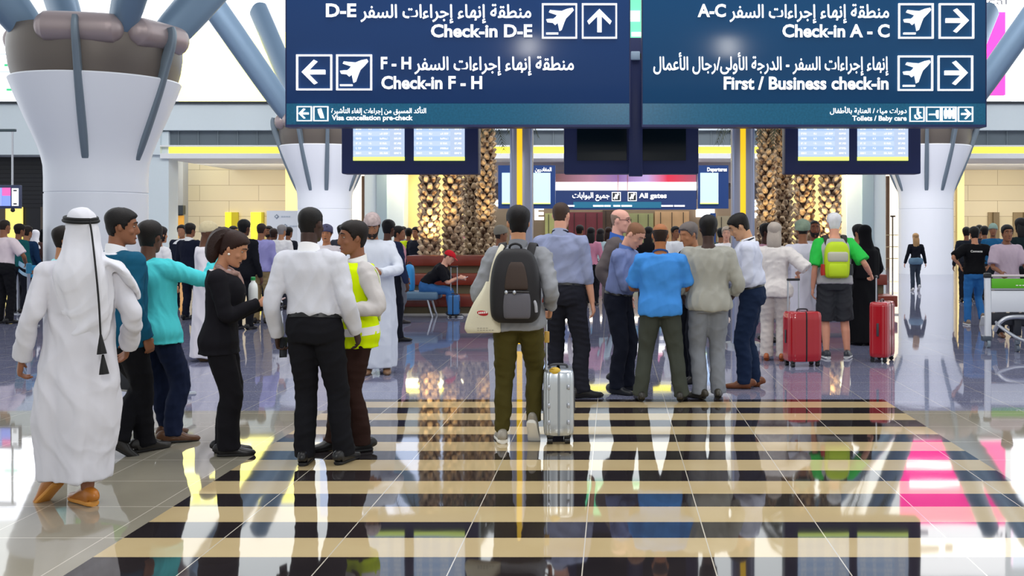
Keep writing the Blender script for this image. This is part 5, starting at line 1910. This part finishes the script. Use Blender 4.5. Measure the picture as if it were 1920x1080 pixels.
sc = suitcase(1047, 825, 4, .235, .38, .565, 'c6ccd2', 'silver ribbed suitcase with a yellow tag standing behind the olive trousers', ribs=5, rough=.3, metal=.75, handle=(-.095, .1, .95, .0), trim='8a9096')
g = Geo()
g.tube([(-.04, -.15, .575), (-.02, -.165, .578)], [.042, .042], [.006, .006], ref=(1, 0, 0), seg=16)
g.ball((-.03, -.16, .562), (.045, .03, .030), 14)
obj('tag', g, mat('yellow_tag', 'd9b23c', .5), sc)
g = Geo()
g.box((-.09, .07, .80), (.04, .02, .09), .006)
obj('tag', g, mat('tan_tag', 'c8a04a', .5), sc)
g = Geo()
for zz in (.17, .30, .44):
    for xx in (-.075, .075):
        g.box((xx, -.197, zz), (.018, .012, .035), .004)
obj('latch', g, STEEL, sc)
suitcase(1504, 686, 14, .42, .27, .66, 'a80f1e', 'large red glossy suitcase on wheels by the cream trousers', ribs=4, rough=.18, handle=(-.08, .08, 1.04, .14), grp='red suitcases')
suitcase(1654, 677, 62, .44, .24, .745, 'a80f1e', 'red glossy suitcase with raised handle beside the black robe', ribs=4, rough=.18, handle=(-.10, .05, 1.06, .03), grp='red suitcases')
suitcase(851, 595, 0, .21, .26, .42, '2c6fae', 'small blue suitcase on the floor by the seated red cap', ribs=3, rough=.4, handle=(.0, .02, .95, .12))

# lime green rucksack
p = P_GREEN
k = p.k
t = carried(p, 'rucksack', 'lime green rucksack with a grey band worn by the white-haired person', 'rucksack')
LIME = mat('lime_nylon', 'b7d316', .6, bump=.2, bscale=300, vary=.06)
g = Geo()
g.tube([(0, -.20, z * k) for z in (.985, 1.0, 1.06, 1.2, 1.32, 1.39, 1.42)], [.10, .14, .155, .158, .15, .12, .07], [.05, .08, .10, .10, .09, .07, .03], ref=(1, 0, 0), seg=30, n=3)
obj('main_pack', g, LIME, t)
g = Geo()
g.tube([(0, -.275, z * k) for z in (1.18, 1.195, 1.24, 1.285, 1.30)], [.11, .125, .130, .125, .10], [.02, .035, .04, .035, .02], ref=(1, 0, 0), seg=24, n=3)
obj('grey_band', g, mat('pale_grey_nylon', 'b6b4a4', .6), t)
g = Geo()
g.tube([(0, -.275, z * k) for z in (1.0, 1.02, 1.09, 1.15, 1.165)], [.10, .12, .125, .115, .09], [.02, .04, .045, .035, .02], ref=(1, 0, 0), seg=24, n=3)
obj('pocket', g, LIME, t)
for sg in (-1, 1):
    g = Geo()
    g.tube([(sg * .10, -.13, 1.37 * k), (sg * .115, -.08, 1.47 * k), (sg * .12, .0, 1.49 * k), (sg * .13, .10, 1.42 * k), (sg * .145, .14, 1.28 * k), (sg * .16, .08, 1.08 * k)], [.036] * 5 + [.016], .010, ref=(1, 0, 0), seg=12, n=3)
    obj('strap', g, mat('dark_strap', '2c2826', .7), t)
    g = Geo()
    g.tube([(sg * .165, -.20, 1.02 * k), (sg * .17, -.20, 1.06 * k), (sg * .165, -.20, 1.15 * k)], .036, seg=14)
    obj('side_bottle', g, mat('side_bottle', 'b02a22' if sg < 0 else '23262c', .4), t)

# printed word on the black T-shirt
p = P_TEE
g = text_geo('Connects', .02)
V = g.arr()
V = (V - V.mean(0)) / (V[:, 0].max() - V[:, 0].min()) * .20
g.V = [np.column_stack([V[:, 0], np.full(len(V), -.178), V[:, 1] + 1.335 * p.k])]
obj('shirt_lettering', g, mat('white_print', 'f4f0ea', .7), p.top, smooth=False, fixn=False)


# ---------------------------------------------------------------- luggage trolleys
def trolley(label, grp):
    t = thing('luggage_trolley', label, 'trolley', (0, 0, 0), 0, grp)
    W = .40
    al = mat('trolley_white', 'dfe2e8', .35, metal=.1)
    for sg in (-1, 1):
        g = Geo()
        g.tube([(sg * W, 0, .10), (sg * W, 0, .5), (sg * W, .02, .98)], [.045, .045, .045], [.028, .028, .028], ref=(1, 0, 0), seg=16, n=3.5)
        up = obj('upright', g, al, t)
        g = Geo()
        g.box((sg * W, .02, 1.005), (.10, .075, .07), .015)
        obj('end_cap', g, mat('black_plastic', '202126', .4), up)
        g = Geo()
        g.box((sg * W - .02, -.0, .13), (.13, .09, .07), .012)
        obj('foot_block', g, mat('slate_plastic', '4a5360', .4), up)
        g = Geo()
        g.cyl((sg * W - .02, .0, .06), (sg * W + .02, .0, .06), .06, seg=20)
        w = obj('wheel', g, mat('wheel_grey', '8795a0', .5), t)
        g = Geo()
        g.cyl((sg * W - .026, .0, .06), (sg * W + .026, .0, .06), .032, seg=16)
        obj('hub', g, STEEL, w)
        g = Geo()
        g.tube([(sg * .30, -.04, .36), (sg * .29, -.12, .32), (sg * .20, -.5, .2), (sg * .12, -.85, .15)], .022, seg=12)
        obj('base_rail', g, STEEL, t)
    g = Geo()
    g.cyl((-W, .05, 1.0), (W, .05, 1.0), .018, seg=14)
    obj('handle_bar', g, mat('pink_grey_bar', 'd8c8cc', .3, metal=.3), t)
    g = Geo()
    g.box((0, 0, .895), (.70, .03, .135), .008)
    gp = obj('green_panel', g, mat('green_trolley_panel', '5cb421', .35), t)
    g = Geo()
    for i in range(6):
        g.box((.0 + i * .045, -.017, .87), (.03, .004, .012))
    obj('panel_print', g, mat('white_print', 'f4f0ea', .7), gp, smooth=False)
    g = Geo()
    g.ball((.28, -.018, .895), (.035, .004, .045), 14)
    obj('panel_print', g, mat('white_print', 'f4f0ea', .7), gp)
    g = Geo()
    g.box((0, 0, .815), (.72, .035, .025), .004)
    obj('lower_rim', g, mat('grey_rim', '9a9da2', .4), gp)
    g = Geo()
    g.box((0, .005, .645), (.71, .03, .30), .008)
    obj('white_panel', g, al, t)
    g = Geo()
    g.box((0, .02, .40), (.70, .02, .17), .004)
    obj('shade_back', g, mat('dark_panel', '1f222c', .5), t)  # dark sheet standing in for the shade below the white panel
    g = Geo()
    g.tube([(-.33, -.06, .24), (-.28, -.10, .35), (-.15, -.12, .43), (.15, -.12, .43), (.28, -.10, .35), (.33, -.06, .24)], .030, seg=14, sub=5)
    obj('bumper_loop', g, STEEL, t)
    g = Geo()
    g.cyl((-.20, -.5, .05), (-.16, -.5, .05), .05, seg=18)
    g.box((-.18, -.5, .13), (.06, .09, .06), .012)
    obj('front_wheel', g, mat('caster_grey', '6a7480', .35, metal=.3), t)
    g = Geo()
    g.cyl((.16, -.5, .05), (.20, -.5, .05), .05, seg=18)
    g.box((.18, -.5, .13), (.06, .09, .06), .012)
    obj('front_wheel', g, mat('caster_grey', '6a7480', .35, metal=.3), t)
    g = Geo()
    g.box((0, -.03, .28), (.10, .05, .22), .01)
    obj('brake_post', g, mat('dark_panel', '1f222c', .5), t)
    return t


t1 = trolley('luggage trolley with a green panel pushed by the mauve polo shirt', 'luggage trolleys')
q_ = ground(1906, 652)
t1.location = (q_[0], q_[1], 0)
q_ = ground(198, 796)
dup(t1, (q_[0], q_[1], 0), rad(155), 'luggage trolley partly hidden between teal blazer and turquoise shirt', 'luggage trolleys')

# ---------------------------------------------------------------- palms, wooden steps, seats
PALM = bpy.data.materials.new('palm_bark')
PALM.use_nodes = True
nt = PALM.node_tree
tcn = nt.nodes.new('ShaderNodeTexCoord')
no = nt.nodes.new('ShaderNodeTexNoise')
no.inputs['Scale'].default_value = 9
no.inputs['Detail'].default_value = 5
nt.links.new(tcn.outputs['Object'], no.inputs['Vector'])
cr = nt.nodes.new('ShaderNodeValToRGB')
cr.color_ramp.elements[0].position = .35
cr.color_ramp.elements[0].color = lin('5a3c2c')
cr.color_ramp.elements[1].position = .60
cr.color_ramp.elements[1].color = lin('dcc4a4')
nt.links.new(no.outputs['Fac'], cr.inputs[0])
nt.links.new(cr.outputs[0], nt.nodes['Principled BSDF'].inputs['Base Color'])
nt.nodes['Principled BSDF'].inputs['Roughness'].default_value = .9


def palm(seed, label):
    r = random.Random(seed)
    t = thing('date_palm', label, 'palm', (0, 0, 0), 0, 'date palms')
    H = 4.2
    g = Geo()
    g.tube([(0, 0, .0), (0.02, 0, H / 2), (0, 0, H)], [.165, .155, .15], seg=16)
    obj('trunk_core', g, mat('dark_bark', '3a271d', .95), t)
    g = Geo()
    n = 0
    z = .08
    while z < H - .1:
        m_ = 7
        for i in range(m_):
            a = 2 * pi * (i + .5 * (n % 2)) / m_ + r.uniform(-.12, .12)
            R = .162 + r.uniform(-.01, .012)
            s = .075 * r.uniform(.85, 1.15)
            c, sn = cos(a), sin(a)
            zz = z + r.uniform(-.02, .02)
            P = [(R * c * .85, R * sn * .85, zz - .06), (R * 1.06 * c, R * 1.06 * sn, zz - .01), (R * 1.38 * c, R * 1.38 * sn, zz + .060), (R * 1.46 * c, R * 1.46 * sn, zz + .072)]
            g.tube(P, [s * .9, s * 1.05, s * .72, s * .55], [.03, .04, .040, .030], ref=(-sn, c, 0), seg=8, sub=1, n=2.6)
        n += 1
        z += .135
    obj('leaf_base', g, PALM, t)
    gr = mat('palm_green', '3f4a36', .6, vary=.3)
    for i in range(13):
        a = 2 * pi * i / 13 + r.uniform(-.2, .2)
        up = r.uniform(.1, 1.1)
        L_ = r.uniform(1.4, 1.8)
        pts = []
        for j in range(9):
            u = j / 8
            rr = L_ * (u * .85)
            pts.append((rr * cos(a), rr * sin(a), H + .1 + up * u * 1.3 - 1.9 * u * u))
        g = Geo()
        g.tube(pts, [.022 * (1 - .8 * j / 8) for j in range(9)], seg=6, sub=1)
        P = catmull(pts, 5)
        side = np.array([-sin(a), cos(a), 0])
        for j in range(5, len(P) - 1):
            T = unit(P[j + 1] - P[j])
            for sg in (-1, 1):
                l = .42 * (1 - abs(j / len(P) - .45) * 1.1)
                tip = P[j] + side * sg * l * .75 + T * l * .5 + np.array([0, 0, -.35 * l])
                w_ = T * .014
                g.add([P[j] - w_, P[j] + w_, tip, (P[j] + tip) / 2 + np.array([0, 0, .012])], [(0, 1, 2), (1, 3, 2), (3, 0, 2), (0, 3, 1)])
        obj('frond', g, gr, t, smooth=False, fixn=False)
    return t


WOOD = mat('red_brown_timber', '7a2f1f', .35, vary=.3, vscale=2.0, coat=.2)
OLIVE = mat('olive_plinth', '6a5f47', .6)


def tiers(xa, xb, label, pl_label):
    t = thing('stepped_bench', label, 'bench', ((xa + xb) / 2, 20.4, 0), 0, 'stepped timber benches')
    for i, (Y, h) in enumerate(((20.62, .36), (21.4, .74), (22.18, 1.10))):
        g = Geo()
        b0 = h - .38 if i else 0
        for q in range(3):
            g.box(((xa + xb) / 2, Y + .14 + q * .265, h - .105), (xb - xa, .255, .21), .01)
        wobj('step', g, WOOD, t)
        g = Geo()
        g.box(((xa + xb) / 2, Y + .46, (h - .21) / 2), (xb - xa - .1, .70, h - .21))
        wobj('plinth', g, OLIVE, t)
    g = Geo()
    g.box(((xa + xb) / 2, 20.60, .012), (xb - xa, .06, .024))
    wobj('kerb', g, mat('pale_kerb', 'd2ccc4', .5), t)
    t2 = thing('planter', pl_label, 'planter', ((xa + xb) / 2, 25, 0), 0, 'palm planters')
    g = Geo()
    g.box(((xa + xb) / 2, 25.6, .5), (xb - xa, 5.1, 1.0))
    wobj('box', g, WOOD, t2)
    g = Geo()
    g.box(((xa + xb) / 2, 25.6, 1.01), (xb - xa - .2, 4.9, .03))
    wobj('soil', g, mat('soil', '4a3a2c', .95), t2)


tiers(-4.3, -1.3, 'stepped red-brown timber bench behind the seated red cap', 'timber planter holding the palms behind the seated red cap')
tiers(2.6, 5.5, 'stepped red-brown timber bench behind the black robe', 'timber planter holding the palms behind the white-haired person')
pr0 = palm(3, 'stout palm trunk beside the yellow wall, nearest the white robe and cap')
q_ = at(805, 0, 23.2)
pr0.location = (q_[0], 23.2, 1.01)
pr1 = palm(8, 'palm trunk second from the white robe and cap')
pr1.location = (at(850, 0, 23.6)[0], 23.6, 1.01)
for i, (x, Y, lab) in enumerate(((885, 26.6, 'slimmer palm trunk set back between two others, left of the striped pole'), (911, 25.6, 'palm trunk closest to the grey sweater and rucksack'),
                                 (1437, 25.8, 'palm trunk right next to the striped pole, behind the grey bob'), (1469, 26.6, 'slimmer palm trunk behind the green-grey turban'),
                                 (1508, 23.6, 'palm trunk between the turban and the white hair'), (1556, 23.2, 'stout palm trunk behind the white-haired person with the lime rucksack'))):
    dup((pr0, pr1)[i % 2], (at(x, 0, Y)[0], Y, 1.01), 1.3 * i + .5, lab, 'date palms')
for x, Y in ((800, 22.75), (826, 22.8), (868, 23.9), (898, 24.7), (1453, 24.9), (1488, 23.9), (1532, 22.8), (1562, 22.75)):
    l = bpy.data.lights.new('palm_uplight', 'SPOT')
    l.energy = 120
    l.color = (1.0, .70, .30)
    l.spot_size = rad(80)
    l.spot_blend = .9
    l.shadow_soft_size = .06
    o = bpy.data.objects.new('palm_uplight', l)
    o.location = (at(x, 0, Y)[0], Y - .12, 1.12)
    o.rotation_euler = (rad(180 - 14), 0, 0)
    COL.objects.link(o)
# blue seat
q_ = ground(772, 597)
t = thing('bench_seat', 'blue-grey upholstered bench seat on chrome legs under the seated red cap', 'seat', (q_[0], q_[1], 0))
X, Y = q_[0], q_[1] + .47
SW = .40
g = Geo()
g.box((X - .05, Y, .405), (1.0, .62, .15), .04, seg=3)
wobj('cushion', g, mat('blue_grey_vinyl', '5d7b94', .4, vary=.1), t)
for sg in (-1, 1):
    for dy in (-.22, .22):
        g = Geo()
        g.tube([(X - .05 + sg * .30, Y + dy, .34), (X - .05 + sg * .36, Y + dy * 1.05, .12), (X - .05 + sg * .40, Y + dy * 1.1, .0)], .02, seg=10)
        wobj('leg', g, STEEL, t)
g = Geo()
g.cyl((X - .42, Y, .32), (X + .32, Y, .32), .022)
wobj('cross_rail', g, STEEL, t)
t = thing('bag', 'bright blue bag standing on the bench seat beside the pink shirt', 'bag', (at(767, 0, Y)[0] , Y, .48))
g = Geo()
g.tube([(t.location[0], Y + .05, z) for z in (.485, .50, .6, .85, .95, .985)], [.07, .085, .095, .09, .07, .03], [.10, .12, .13, .12, .09, .03], seg=20, n=3)
wobj('bag_body', g, mat('bright_blue_nylon', '2f8fd0', .5), t)
g = Geo()
g.tube([(t.location[0] - .05, Y + .05, .96), (t.location[0], Y + .05, 1.03), (t.location[0] + .05, Y + .05, .96)], .010, seg=8)
wobj('handle', g, mat('dark_strap', '2c2826', .7), t)

# queue barrier
def barrier(x, fy, label, to=None):
    q = ground(x, fy)
    t = thing('queue_post', label, 'barrier', q, 0, 'queue posts')
    g = Geo()
    g.lathe([(.17, 0), (.17, .015), (.05, .03), (.028, .05), (.028, .92), (.034, .93)], seg=20)
    obj('post', g, STEEL, t)
    g = Geo()
    g.lathe([(.045, .90), (.045, 1.06), (.03, 1.075)], seg=20)
    obj('belt_head', g, mat('blue_belt_head', '1f6f94', .4), t)
    if to is not None:
        q2 = ground(*to)
        for z in (1.0, .86):
            g = Geo()
            d = np.array(q2) - np.array(q)
            g.tube([(0, 0, z), d * .5 + [0, 0, z - .02], d + [0, 0, z]], .004, .045 if z > .9 else .03, ref=(.5, -1, 0), seg=8, n=3)
            obj('belt', g, mat('blue_belt', '1a7fae', .5), t)


barrier(34, 588, 'chrome queue post with blue belt behind the pink polo shirt', (54, 612))
barrier(54, 612, 'chrome queue post with blue belt nearest the white robe', (110, 606))
barrier(110, 606, 'chrome queue post half hidden by the nearest column and white headcloth')

# hanging monitor at the left
Y = 20.0
t = thing('monitor', 'hanging monitor with pink, blue and white panels at the left photo edge', 'monitor', at(20, 390, Y))
g = Geo()
a, b = at(-16, 347, Y), at(37, 391, Y)
g.box(((a[0] + b[0]) / 2, Y + .04, (a[2] + b[2]) / 2), (b[0] - a[0], .09, a[2] - b[2]), .01)
wobj('casing', g, mat('blue_grey_casing', '3c4668', .4), t)
for x0, x1, y0, y1, c in ((-12, 3, 352, 386, '8a9ae0'), (4, 19, 352, 367, 'e060a8'), (4, 19, 367, 386, '7a90f0'), (22, 34, 353, 386, 'eef2fa')):
    g = Geo()
    pbox(g, x0, y0, x1, y1, Y - .02, .03)
    wobj('screen', g, mat('monitor_screen', c, .3, emit=.8), t, smooth=False)
g = Geo()
for yy in (356, 381):
    pbox(g, 25, yy, 31, yy + 2.5, Y - .03, .02)
wobj('screen_print', g, mat('dark_print', '2a2c34', .5), t, smooth=False)
g = Geo()
c_ = at(24, 394, Y)
g.ball((c_[0], Y, c_[2]), .04, 12)
wobj('camera_dome', g, mat('black_plastic', '202126', .4), t)
g = Geo()
a, b = at(20.5, 247, Y), at(20.5, 349, Y)
g.cyl((a[0], Y + .05, a[2]), (b[0], Y + .05, b[2]), .018)
wobj('drop_pole', g, STEEL, t)
g = Geo()
a, b = at(-160, 244, Y), at(27, 244, Y)
g.box(((a[0] + b[0]) / 2, Y + .05, a[2]), (b[0] - a[0], .06, .05), .01)
wobj('arm', g, mat('slate_arm', '4a5a60', .4), t)
g = Geo()
g.cyl((a[0], Y + .05, 0), (a[0], Y + .05, a[2] + .1), .05)
wobj('support_post', g, STEEL, t)

# white information panel
Y = 42.2
t = thing('display_panel', 'white free-standing panel with a small grey diamond emblem by the yellow niches', 'panel', at(530, row(Y), Y))
g = Geo()
pbox(g, 500, 395, 566, row(Y), Y, .3)
wobj('panel', g, mat('white_lacquer', 'e4e8f0', .4), t)
for cx, cy in ((519, 406), (535, 424)):
    g = Geo()
    P = [at(cx + dx, cy + dy, Y) for dx, dy in ((0, -4.5), (4.5, 0), (0, 4.5), (-4.5, 0))]
    g.prism([(q[0], q[2]) for q in P], Y - .03, .03)
    P = [at(cx + dx, cy + dy, Y) for dx, dy in ((0, -2), (2, 0), (0, 2), (-2, 0))]
    g.prism([(q[0], q[2]) for q in P], Y - .05, .03, mi=1)
    wobj('emblem', g, [mat('grey_emblem', '8e98a8', .5), mat('white_lacquer', 'e4e8f0', .4)], t, smooth=False)
    g = Geo()
    for i in range(4):
        pbox(g, cx + 8 + i * 4.5, cy - 1.2, cx + 11.5 + i * 4.5, cy + 1.2, Y - .02, .03)
    wobj('faint_print', g, mat('pale_print', 'b8c2d0', .5), t, smooth=False)
# thin barrier rail beside the far column
Y = 43.2
t = thing('glass_rail', 'thin dark stand with pale rails in front of the lit strip by the far column', 'rail', at(1674, row(Y), Y))
g = Geo()
pbox(g, 1673, 405, 1675, row(Y), Y, .06)
wobj('post', g, mat('dark_stand', '4a4440', .4), t)
g = Geo()
pbox(g, 1670, 404, 1679, 407, Y, .08)
wobj('cap', g, mat('dark_stand', '4a4440', .4), t)
for yy in (440, 462, 484):
    g = Geo()
    pbox(g, 1662, yy, 1684, yy + 1.5, Y, .05)
    wobj('rail', g, mat('pale_rail', 'b8a888', .4), t)
bake_all()
